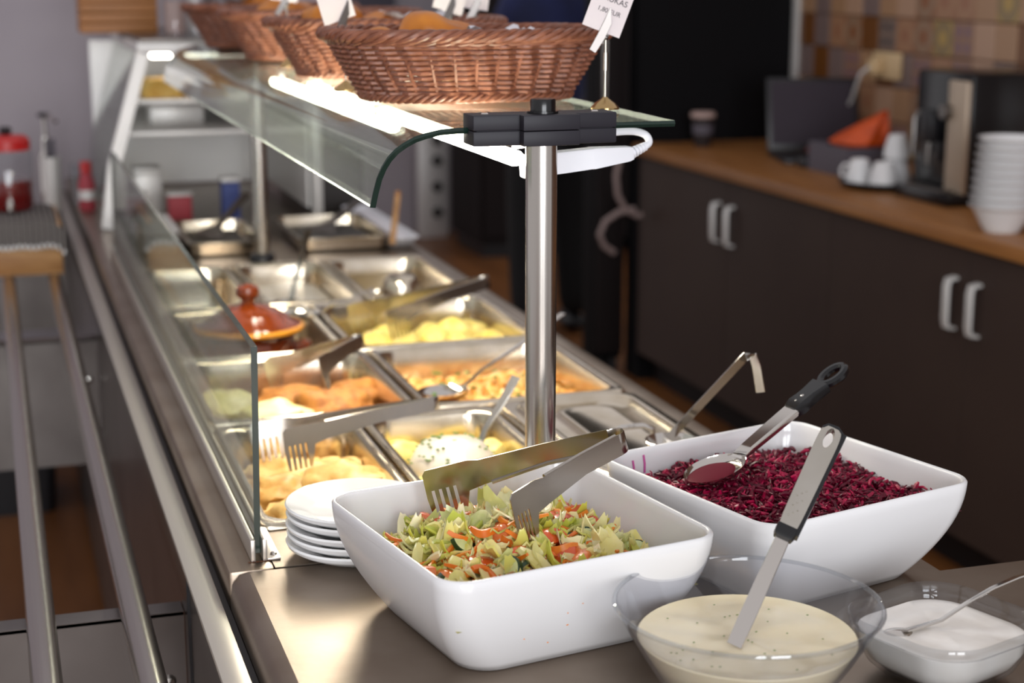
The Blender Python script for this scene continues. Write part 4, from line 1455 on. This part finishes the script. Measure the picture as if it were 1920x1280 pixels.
def basket():
    t = ob('bread_basket', None)
    side = MB()
    nr = 10
    for r_ in range(nr):
        h = .0125 + r_ * .0061
        side.tube(wpath(h, 0, NS * 5, r_ * .42 + (PI if r_ % 2 == 9 else 0), .0034, NS), .0027, 6, closed=True)
    side.build('woven_side', 'wicker', t)
    stk = MB()
    for k in range(NS):
        th = 2 * PI * (k + .5) / NS
        pts = []
        for h in (.004, .03, .055, .078):
            a, b = dims(h)
            p = superpath(a - .002, b - .002, th)
            pts.append((p.x, p.y, h))
        stk.tube(pts, .0026, 6)
    stk.build('stakes', 'wicker', t)
    for nm, h, hr, sr, ns, tw in (('rim_braid', BH - .003, .0072, .0036, 5, 15), ('foot_braid', .0065, .0040, .0026, 4, 20), ('upper_plait', .0735, .0030, .0026, 3, 16)):
        bd_ = MB()
        base = wpath(h, .001, 300)
        a, b = dims(h)
        for s_ in range(ns):
            pts = []
            for k, p in enumerate(base):
                nn = V((p.x / a ** 2, p.y / b ** 2, 0)).normalized()
                an = 2 * PI * (tw * k / 300 + s_ / ns)
                pts.append(p + nn * (hr * math.cos(an)) + V((0, 0, hr * (.72 if nm == 'rim_braid' else 1) * math.sin(an))))
            bd_.tube(pts, sr, 6, closed=True)
        bd_.build(nm, 'wicker', t)
    bt = MB()
    a, b = dims(.002)
    bt.loft([[(*superpath(a - .002, b - .002, 2 * PI * k / 60), z) for k in range(60)] for z in (.001, .005)], True, True)
    bt.build('base', 'wicker', t)
    return t


bk = basket()
BY = [1.985, 2.44, 2.95, 3.44]
BX = [.566, .572, .574, .566]
bl = ['front wicker bread basket on the glass shelf, in sharp focus', 'second wicker basket behind the front basket', 'third wicker basket on the glass shelf', 'farthest wicker basket at the end of the glass shelf']
SH = 1.3698
baskets = []
for k in range(4):
    o = bk if k == 0 else copy_tree(bk)
    o.location = (BX[k], BY[k], SH + .0025)
    tag(o, bl[k], 'basket', 'wicker baskets on the glass shelf')
    baskets.append(o)


def pastry(label, loc, a, b, c, rz, seed):
    mb = MB().blob((0, 0, 0), a, b, c, .12, 1.6, seed, 4)
    o = mb.build('pastry', 'pastry', loc=loc, rot=(0, 0, rz))
    return tag(o, label, 'pastry', 'golden pastries in the baskets')


bz = SH + .01
pastry('golden pastry humped above the rim of the front basket', (.535, 2.02, bz + .055), .055, .045, .042, .2, 1)
pastry('golden pastry lying flat in the left of the front basket', (.475, 2.02, bz + .045), .05, .04, .03, .4, 2)
pastry('golden pastry at the right end of the front basket', (.645, 2.02, bz + .035), .05, .04, .03, -.3, 8)
pastry('golden pastry high in the left of the second basket', (.495, 2.45, bz + .066), .05, .045, .035, .2, 3)
pastry('golden pastry low in the second basket', (.56, 2.46, bz + .05), .055, .045, .034, -.3, 4)
pastry('golden pastry in the third basket behind a price tag', (.51, 2.95, bz + .066), .06, .045, .032, .1, 5)
pastry('golden pastry in the farthest basket', (.54, 3.44, bz + .06), .06, .045, .04, .1, 6)


def crumple(name, label, loc, a, b, h, seed):
    mb = MB()
    n = 14
    g = [[], []]
    for s_ in (0, 1):
        for i in range(n + 1):
            g[s_].append([((i / n - .5) * a, (j / n - .5) * b, h * noise.noise(V((i * .35, j * .35, seed))) + .5 * h * ((i / n - .5) ** 2 + (j / n - .5) ** 2) * 4 + .0006 * s_) for j in range(n + 1)])
        mb.loft(g[s_], closed=False)
    return tag(mb.build(name, 'napkin', loc=loc), label, 'napkin', 'paper napkins in the baskets')


crumple('paper_napkin', 'white paper napkin in the right half of the front basket', (.612, 2.01, bz + .066), .09, .09, .012, 3)
crumple('paper_napkin', 'crumpled white napkin in the second basket', (.63, 2.47, bz + .072), .12, .1, .014, 5)
crumple('paper_napkin', 'crumpled white napkin in the farthest basket', (.47, 3.42, bz + .085), .12, .1, .016, 7)


# price tag holders
def tag_holder(label, loc, ph, tilt, yaw, pw=.046, phg=.06, words=None, lean=0.0):
    t = thing('price_tag_holder', loc, label, 'price tag', 'price tag holders by the baskets', yaw)
    MB().lathe([(.001, 0), (.0165, 0), (.0165, .002), (.012, .007), (.006, .011), (.0025, .014), (.001, .014)], 24).build('base', 'brass', t)
    MB().tube([(0, 0, .012), (0, 0, ph * .72), (0, 0, ph)], [.0016, .0016, .0014], 10).build('rod', 'steel', t)
    MB().tube([(0, 0, ph * .55), (0, 0, ph * .80)], .0028, 12).build('sleeve', 'steel', t)
    cl = MB()
    cl.tube([(-.016, -.003, ph - .014), (-.006, -.002, ph + .002), (.002, -.001, ph + .018), (.005, -.001, ph + .034)], 0, flat=[(.0042, .001), (.005, .001), (.0048, .001), (.0006, .0006)], side=(.8, 0, .5))
    cl.tube([(-.004, .003, ph - .006), (.0, .002, ph + .006), (.004, .001, ph + .024)], 0, flat=[(.004, .001), (.005, .001), (.003, .0006)], side=(.8, 0, .5))
    cl.blob((0, 0, ph + .001), .0032, .0036, .0032, .02, sub=2)
    cl.build('clip', 'steel_dark', t)
    ca = MB().box(-pw / 2, pw / 2, -.0004, .0004, 0, phg).build('card', 'paper', t, False, (-.006, .0, ph + .008), (0, tilt, 0))
    if words:
        z = phg * .36
        for wds, sz in reversed(words):
            text(wds, sz, 'ink', ca, Matrix.Translation((.001, -.0008, z)) @ Matrix.Rotation(PI / 2, 4, 'X'))
            z += sz * 1.75
    return t


tag_holder('price tag on a rod standing right of the front basket', (.676, 1.787, SH + .002), .080, .36, -.15, words=[('PIRUKAS', .0092), ('1,80 EUR', .0075)])
tag_holder('price tag holder rising from the left of the front basket rim', (.452, 2.16, SH + .002), .083, -.3, .2)
tag_holder('price tag holder in front of the third basket', (.474, 2.72, SH + .002), .098, .15, -.2)
tag_holder('price tag holder behind the napkin of the front basket', (.635, 2.30, SH + .002), .090, .3, .1)
tag_holder('price tag holder rightmost behind the front basket', (.69, 2.36, SH + .002), .092, .15, -.1)

# ------------------------------------------------------------------ far end: second unit, trays, crate, jug
t = thing('display_case', (.55, 4.15, .9), 'cold display case with a white slanted frame at the far end of the counter', 'display case')


def dpart(mb, n, m, parent=t, smooth=True):
    o = mb.build(n, m, parent, smooth)
    if parent is t:
        o.location = (-.55, -4.15, -.9)
    return o


dpart(MB().box(.29, .78, 4.99, 4.996, .905, 1.325), 'end_panel', 'alu', smooth=False)
dpart(MB().box(.40, .76, 4.30, 4.325, 1.308, 1.326, .003), 'added_lamp', mat('added_case_light', (1, .95, .85, 1), .5, emit=12.0))  # lamp added, not seen there, to brighten the case and the far trays
for y in (4.15,):
    dpart(MB().tube([(.262, y, .902), (.285, y, 1.057), (.366, y, 1.327)], 0, flat=(.016, .014), side=(1, 0, 0)), 'slanted_post', 'alu')
    dpart(MB().box(.352, .80, y - .014, y + .014, 1.327, 1.355, .003), 'top_rail', 'alu')
    dpart(MB().box(.775, .80, y - .014, y + .014, .902, 1.327, .003), 'rear_post', 'alu')
    dpart(MB().tube([(.44, y - .02, 1.335), (.455, y - .03, 1.315), (.495, y - .03, 1.27), (.485, y - .03, 1.22)], 0, flat=(.013, .004), side=(1, 0, .5)), 'corner_brace', 'alu')
dpart(MB().box(.352, .38, 4.15, 5.0, 1.33, 1.352, .003), 'top_front_rail', 'alu')
dpart(MB().box(.36, .80, 4.12, 5.02, 1.355, 1.362), 'roof_sheet', 'steel_dark', smooth=False)
gf = MB()
gf.add([(.262, 4.165, .93), (.262, 4.985, .93), (.283, 4.985, 1.057), (.283, 4.165, 1.057), (.36, 4.985, 1.327), (.36, 4.165, 1.327)], [(0, 1, 2, 3), (3, 2, 4, 5)])
gf.add([(.267, 4.165, .93), (.267, 4.985, .93), (.288, 4.985, 1.057), (.288, 4.165, 1.057), (.365, 4.985, 1.327), (.365, 4.165, 1.327)], [(0, 1, 2, 3), (3, 2, 4, 5)])
dpart(gf, 'front_glass', 'glass_pane', smooth=False)
for z, x0 in ((1.12, .32), (1.2, .345)):
    dpart(MB().box(x0, .775, 4.2, 4.97, z, z + .012, .002), 'shelf', 'alu')
dpart(MB().box(.765, .772, 4.17, 4.98, .93, 1.325), 'rear_wall', 'alu', smooth=False)
for k, (x, y, z, lb) in enumerate(((.42, 4.28, 1.213, 'left'), (.53, 4.28, 1.213, 'right'))):
    mb = MB()
    lpx = [rr(.1, .13, .02, 4, 0), rr(.105, .135, .025, 4, .03), rr(.08, .11, .03, 4, .045)]
    mb.loft(lpx, True, True)
    tag(mb.build('yellow_sandwich', 'yellowfood', loc=(x, y, z)), 'yellow filled sandwich on the ' + lb + ' of the display case top shelf', 'sandwich', 'sandwiches in the display case')
for k, (x, y, z, m, lb, s3) in enumerate(((.34, 4.24, .9, 'redpack', 'red package at the bottom left of the display case', (.05, .06, .075)), (.45, 4.26, .9, 'redpack', 'red package in the middle of the display case floor', (.06, .05, .07)), (.575, 4.22, .9, 'bluepack', 'blue and white package at the right of the display case', (.045, .05, .11)), (.385, 4.42, .9, 'alu', 'white tub at the back of the display case', (.07, .09, .12)), (.47, 4.45, 1.132, 'alu', 'white tub on the lower shelf of the display case', (.14, .09, .05)))):
    q = ob('food_package', None, None, (x, y, z + .0005))
    tag(q, lb, 'package')
    MB().box(-s3[0] / 2, s3[0] / 2, -s3[1] / 2, s3[1] / 2, 0, s3[2] * .9, .004).build('pack', m, q)
    MB().box(-s3[0] / 2 - .002, s3[0] / 2 + .002, -s3[1] / 2 - .002, s3[1] / 2 + .002, s3[2] * .9, s3[2], .002).build('cover', 'alu', q)

# wooden box and jars on the display case
t = thing('slatted_wooden_box', (.345, 4.62, 1.3625), 'bamboo box with horizontal grooves on top of the display case', 'box')
for k in range(8):
    MB().box(-.10, .10, -.085, .085, k * .026, k * .026 + .0245, .002).build('slat', 'box_wood', t)
for k, (x, y, r, h, m) in enumerate(((.475, 4.40, .028, .14, 'cup_lid'), (.535, 4.44, .026, .16, 'alu'))):
    q = thing('glass_jar', (x, y, 1.3625), ['glass jar with beige contents beside the wooden box', 'taller pale jar between the wooden box and the baskets'][k], 'jar', 'jars on the display case')
    MB().lathe([(.001, .003), (r * .9, .003), (r * .92, h * .6), (.001, h * .6)], 20).build('contents', m, q)
    MB().lathe([(.001, 0), (r, 0), (r, h * .85), (r * .8, h * .9), (r * .8, h)], 24).build('wall', 'clear_glass', q)
    MB().lathe([(r * .85, h), (r * .87, h), (r * .87, h + .015), (.001, h + .017)], 24).build('lid', 'steel_dark', q)
tag(MB().tube([(.60, 4.40, 1.3635), (.60, 4.40, 1.45), (.60, 4.40, 1.62)], .008, 8).build('dark_upright_rod', 'black'), 'thin dark upright rod behind the farthest basket', 'rod')

# trays between the pans and the display case
t = thing('dark_tray', (.49, 3.83, .9), 'steel tray with a dark base holding a charcoal spatula at left', 'tray')


def steel_tray(t, wd, dp, h=.03, inside='darkpan'):
    lp = [rr(wd - .03, dp - .03, .02, 6, .001), rr(wd - .006, dp - .006, .02, 6, .006), rr(wd, dp, .02, 6, h), rr(wd + .016, dp + .016, .024, 6, h + .001), rr(wd + .016, dp + .016, .024, 6, h + .004), rr(wd - .004, dp - .004, .02, 6, h + .003), rr(wd - .012, dp - .012, .018, 6, .008), rr(wd - .04, dp - .04, .016, 6, .004)]
    MB().loft(lp, True, True).build('tray_body', 'steel_pan', t, angle=50)
    MB().loft([rr(wd - .035, dp - .035, .016, 6, .0045), rr(wd - .035, dp - .035, .016, 6, .012)], True, True).build('liner', inside, t)


steel_tray(t, .16, .34)
t = thing('dark_tray', (.755, 3.83, .9), 'steel tray with a dark base holding a charcoal spatula at right', 'tray')
steel_tray(t, .2, .36)
t = thing('white_tray_stack', (.335, 3.90, .9), 'pile of pale trays beside the glass screen', 'trays')
for k in range(4):
    lp = [rr(.10, .26, .02, 5, .012 * k), rr(.125, .29, .02, 5, .012 * k + .008), rr(.125, .29, .02, 5, .012 * k + .0105), rr(.10, .26, .02, 5, .012 * k + .004)]
    MB().loft(lp, True, True).build('tray', 'alu', t)
t = thing('blue_white_platter', (.893, 3.92, .9), 'pale blue-white platter on the staff edge behind the far pans', 'platter')
MB().loft([rr(.05, .5, .02, 6, .001), rr(.068, .56, .03, 6, .02), rr(.075, .58, .034, 6, .026), rr(.07, .57, .03, 6, .027), rr(.048, .5, .02, 6, .006)], True, True).build('dish', 'white_plastic', t)
MB().loft([rr(.044, .46, .02, 6, .0065), rr(.038, .42, .018, 6, .024)], True, True).build('folded_cloth', 'napkin', t)
for lb, a, b in (('dark spatula leaning left of the far post', pt(455, 372, y=4.05), (.47, 3.85, .915)), ('dark spatula leaning right of the far post', pt(668, 380, y=4.05), (.735, 3.85, .915))):
    q = thing('charcoal_spatula', b, lb, 'spatula', 'dark spatulas at the far trays')
    d = V(a) - V(b)
    MB().tube([d * .3, d * .6, d * 1.12], 0, flat=[(.006, .003), (.008, .004), (.010, .004)], side=(1, .2, 0)).build('handle', 'charcoal', q)
    MB().tube([V((0, 0, 0)), d * .12, d * .31], 0, flat=[(.034, .0015), (.03, .0015), (.007, .002)], side=(1, .2, 0)).build('blade', 'charcoal', q)
q = thing('wooden_stick', pt(735, 458, y=3.64), 'thin pale wooden stick standing at the far trays', 'stick')
dd = pt(746, 362, y=3.66) - q.location
MB().tube([V((0, 0, 0)), dd * .5, dd], 0, flat=[(.007, .004), (.0065, .004), (.006, .004)], side=(1, 0, 0)).build('shaft', 'pine', q)
MB().blob(dd, .007, .006, .006, .05, sub=2).build('tip', 'box_wood', q)
t = thing('black_crate', (.86, 4.55, .9), 'dark crate standing right of the display case', 'crate')
for (a, b, c, d) in ((-.05, .07, -.3, -.285), (-.05, .07, .285, .3), (-.05, -.04, -.285, .285), (.06, .07, -.285, .285)):
    MB().box(a, b, c, d, .008, .17, .002).build('side_panel', 'darkpan', t, False)
MB().box(-.05, .07, -.3, .3, 0, .008).build('bottom', 'darkpan', t, False)

# crate with striped cloth and red drink dispenser on the tray slide
t = thing('pine_crate', (.03, 4.16, .822), 'pine crate with a striped cloth on the tray slide', 'crate')
MB().box(-.2, .115, -.16, -.135, .004, .062, .004).build('front_plank', 'pine', t)
MB().box(-.2, .115, -.16, -.135, .07, .105, .004).build('front_plank', 'pine', t)
MB().box(-.2, .115, .135, .16, .004, .1, .004).build('rear_plank', 'pine', t)
for x in (-.2, .085):
    MB().box(x, x + .03, -.134, .134, .004, .1, .003).build('end_plank', 'pine', t)
MB().box(-.2, .115, -.16, .16, 0, .004).build('bottom', 'pine', t, False)
MB().box(-.2, .115, -.16, .16, .105, .12, .003).build('lid_board', 'pine', t)
cl = MB()
pts = []
sec = [(-.172, .07), (-.170, .10), (-.164, .122), (-.14, .125), (0, .125), (.14, .125), (.164, .122), (.17, .09)]
xs = [-.21 + k * .0125 for k in range(28)]
lp = []
for i, x in enumerate(xs):
    sag = 0 if x < .10 else (x - .10) * 1.5
    lp.append([(x, y + .002 * math.sin(i * .9), z - sag * .6 + .0015 * math.sin(i * 1.3 + y * 20)) for y, z in sec])
cl.loft(lp, closed=False)
cl.loft([[(a, b, c + .003) for a, b, c in l] for l in lp], closed=False)
o = cl.build('striped_cloth', 'striped', loc=(.03, 4.16, .822))
tag(o, 'grey striped cloth draped over the pine crate', 'cloth')
hem = MB()
for i in range(0, 27):
    hem.box(lp[i][0][0], lp[i][0][0] + .006, lp[i][0][1] - .004, lp[i][0][1] - .001, lp[i][0][2] - .006, lp[i][0][2] + .004)
hem.build('hem_stitches', 'alu', o, False)
t = thing('drink_dispenser', (.035, 4.2, .951), 'glass drink dispenser with a red lid and red juice on the striped cloth', 'dispenser')
MB().lathe([(.001, .004), (.053, .004), (.055, .008), (.055, .075), (.001, .075)], 32).build('juice', 'juice', t)
MB().lathe([(.001, 0), (.057, 0), (.059, .006), (.059, .14), (.052, .15)], 36).build('glass_wall', 'clear_glass', t)
ld_ = MB().lathe([(.054, .148), (.056, .148), (.056, .172), (.045, .182), (.001, .185)], 36).build('lid', 'redplastic', t)
MB().lathe([(.001, .185), (.012, .185), (.016, .195), (.012, .203), (.001, .205)], 20).build('knob', 'black', ld_)
MB().tube([(.0, -.058, .03), (0, -.08, .03), (0, -.085, .022), (0, -.085, .01)], .007, 8).build('tap', 'chrome', t)
# drinking glasses and a napkin holder behind the dispenser
for k, (px_, yy, h, r, m, lb) in enumerate(((95, 4.75, .15, .026, 'alu', 'white tumbler of straws behind the drink dispenser'), (150, 4.62, .11, .03, 'clear_glass', 'clear glass tumbler beside the display case frame'))):
    c = pt(px_, 300, y=yy)
    q = thing('tumbler', (c.x, yy, .9005 if c.x > .215 else .868), lb, 'tumbler')
    MB().lathe([(.001, .004), (r * .78, .004), (r * .8, 0), (r * .84, 0), (r, h), (r * .95, h), (r * .78, .006), (.001, .006)], 24).build('cup', m, q)
    if k == 0:
        for j in range(4):
            MB().tube([(.004 * j - .006, .005 * (j % 2), .01), (.008 * j - .012, .012 * (j % 2) - .004, h + .05)], .003, 6).build('straw', 'greybox', q)
q = thing('red_bottle', (.235, 4.50, .9005), 'small bottle with a red cap and red sauce by the display case', 'bottle')
MB().lathe([(.001, 0), (.02, 0), (.022, .004), (.022, .07), (.014, .095), (.012, .1), (.001, .1)], 24).build('body', 'redpack', q)
MB().lathe([(.0145, .1), (.015, .1), (.015, .13), (.001, .132)], 20).build('cap', 'redplastic', q)
MB().lathe([(.0224, .03), (.0228, .03), (.0228, .055), (.0224, .055)], 24).build('sticker', 'alu', q)
t = thing('chrome_pump', (.150, 4.95, .868), 'polished metal pump dispenser standing behind the drink dispenser', 'pump')
MB().lathe([(.001, 0), (.02, 0), (.024, .02), (.024, .13), (.012, .15), (.012, .19), (.001, .19)], 24).build('body', 'chrome', t)
MB().tube([(0, 0, .19), (0, 0, .24), (.01, -.02, .25), (.03, -.06, .235)], .006, 8).build('nozzle', 'chrome', t)
MB().blob((0, 0, .25), .02, .02, .008, .02, sub=2).build('pump_button', 'black', t)
# dark bin under the tray slide
t = thing('black_bin', (-.02, 4.85, 0), 'black bin on the floor under the tray slide', 'bin')
MB().loft([rr(.26, .26, .03, 5, 0), rr(.3, .3, .03, 5, .36), rr(.29, .29, .03, 5, .36), rr(.25, .25, .03, 5, .01)], True, True).build('body', 'black', t)
MB().loft([rr(.31, .31, .035, 5, .361), rr(.31, .31, .035, 5, .385), rr(.2, .2, .03, 5, .41)], True, True).build('lid', 'blackgloss', t)

# ------------------------------------------------------------------ person at the end of the aisle, seen from behind
t = thing('person', (2.23, 6.55, 0), 'person in a navy top and black trousers with their back turned beyond the baskets', 'person')


def skinned(name, verts, edges, radii, m, root=0, lv=2):
    me = bpy.data.meshes.new(name)
    me.from_pydata(verts, edges, [])
    o = ob(name, me, t)
    me.materials.append(M[m])
    md = o.modifiers.new('skin', 'SKIN')
    md.use_smooth_shade = True
    for i, r in enumerate(radii):
        sv = me.skin_vertices[0].data[i]
        sv.radius = (r, r) if not isinstance(r, tuple) else r
        sv.use_root = (i == root)
    sb_ = o.modifiers.new('sub', 'SUBSURF')
    sb_.levels = lv
    sb_.render_levels = lv
    return o


# body: pelvis up to head, arms hanging forward, legs
bv = [(0, 0, .95), (0, .01, 1.15), (0, 0, 1.36), (0, .01, 1.46), (0, .03, 1.52), (0, .04, 1.60), (0, .03, 1.68),
      (-.17, 0, 1.36), (-.24, .05, 1.1), (-.22, .22, .95), (-.21, .27, .92),
      (.17, 0, 1.36), (.24, .05, 1.1), (.22, .22, .95), (.21, .27, .92),
      (-.09, 0, .88), (-.1, .01, .48), (-.1, -.02, .09), (.09, 0, .88), (.11, .02, .48), (.12, -.01, .09)]
be = [(0, 1), (1, 2), (2, 3), (3, 4), (4, 5), (5, 6), (2, 7), (7, 8), (8, 9), (9, 10), (2, 11), (11, 12), (12, 13), (13, 14), (0, 15), (15, 16), (16, 17), (0, 18), (18, 19), (19, 20)]
brd = [.09, .08, .07, .045, .05, .085, .07, .045, .042, .032, .03, .045, .042, .032, .03, .08, .055, .04, .08, .055, .04]
skinned('body', bv, be, brd, 'skin')
skinned('top', [(0, 0, .86), (0, .01, 1.10), (0, 0, 1.30), (0, .01, 1.46), (-.16, 0, 1.36), (-.235, .04, 1.12), (.16, 0, 1.36), (.235, .04, 1.12)], [(0, 1), (1, 2), (2, 3), (2, 4), (4, 5), (2, 6), (6, 7)], [(.17, .14), (.165, .135), (.18, .15), .075, .095, .07, .095, .07], 'navy')
skinned('trousers', [(0, 0, .98), (-.09, 0, .86), (-.1, .01, .48), (-.1, -.02, .07), (.09, 0, .86), (.11, .02, .48), (.12, -.01, .07)], [(0, 1), (1, 2), (2, 3), (0, 4), (4, 5), (5, 6)], [.15, .105, .085, .075, .105, .085, .075], 'trousers')
for s_, y_ in ((-.1, .04), (.12, .05)):
    MB().blob((s_, y_, .045), .05, .13, .045, .05, 1, 1, 3, flatb=-.045).build('shoe', 'black', t)
MB().blob((0, .025, 1.645), .092, .105, .105, .06, 2, 3, 3).build('hair', 'hair', t)
for s_ in (-1, 1):
    hx, hy, hz = s_ * .21, .27, .92
    skinned('hand', [(hx, hy, hz), (hx, hy + .05, hz - .02), (hx, hy + .08, hz - .03),
                     (hx - .024, hy + .12, hz - .04), (hx - .024, hy + .15, hz - .06), (hx - .008, hy + .125, hz - .04), (hx - .008, hy + .165, hz - .06),
                     (hx + .009, hy + .122, hz - .04), (hx + .009, hy + .158, hz - .06), (hx + .025, hy + .112, hz - .04), (hx + .025, hy + .14, hz - .06),
                     (hx - s_ * .035, hy + .06, hz - .02), (hx - s_ * .048, hy + .09, hz - .035)],
            [(0, 1), (1, 2), (2, 3), (3, 4), (2, 5), (5, 6), (2, 7), (7, 8), (2, 9), (9, 10), (1, 11), (11, 12)], [.026, (.036, .016), (.038, .014), .009, .008, .009, .008, .009, .008, .0085, .007, .011, .009], 'skin')
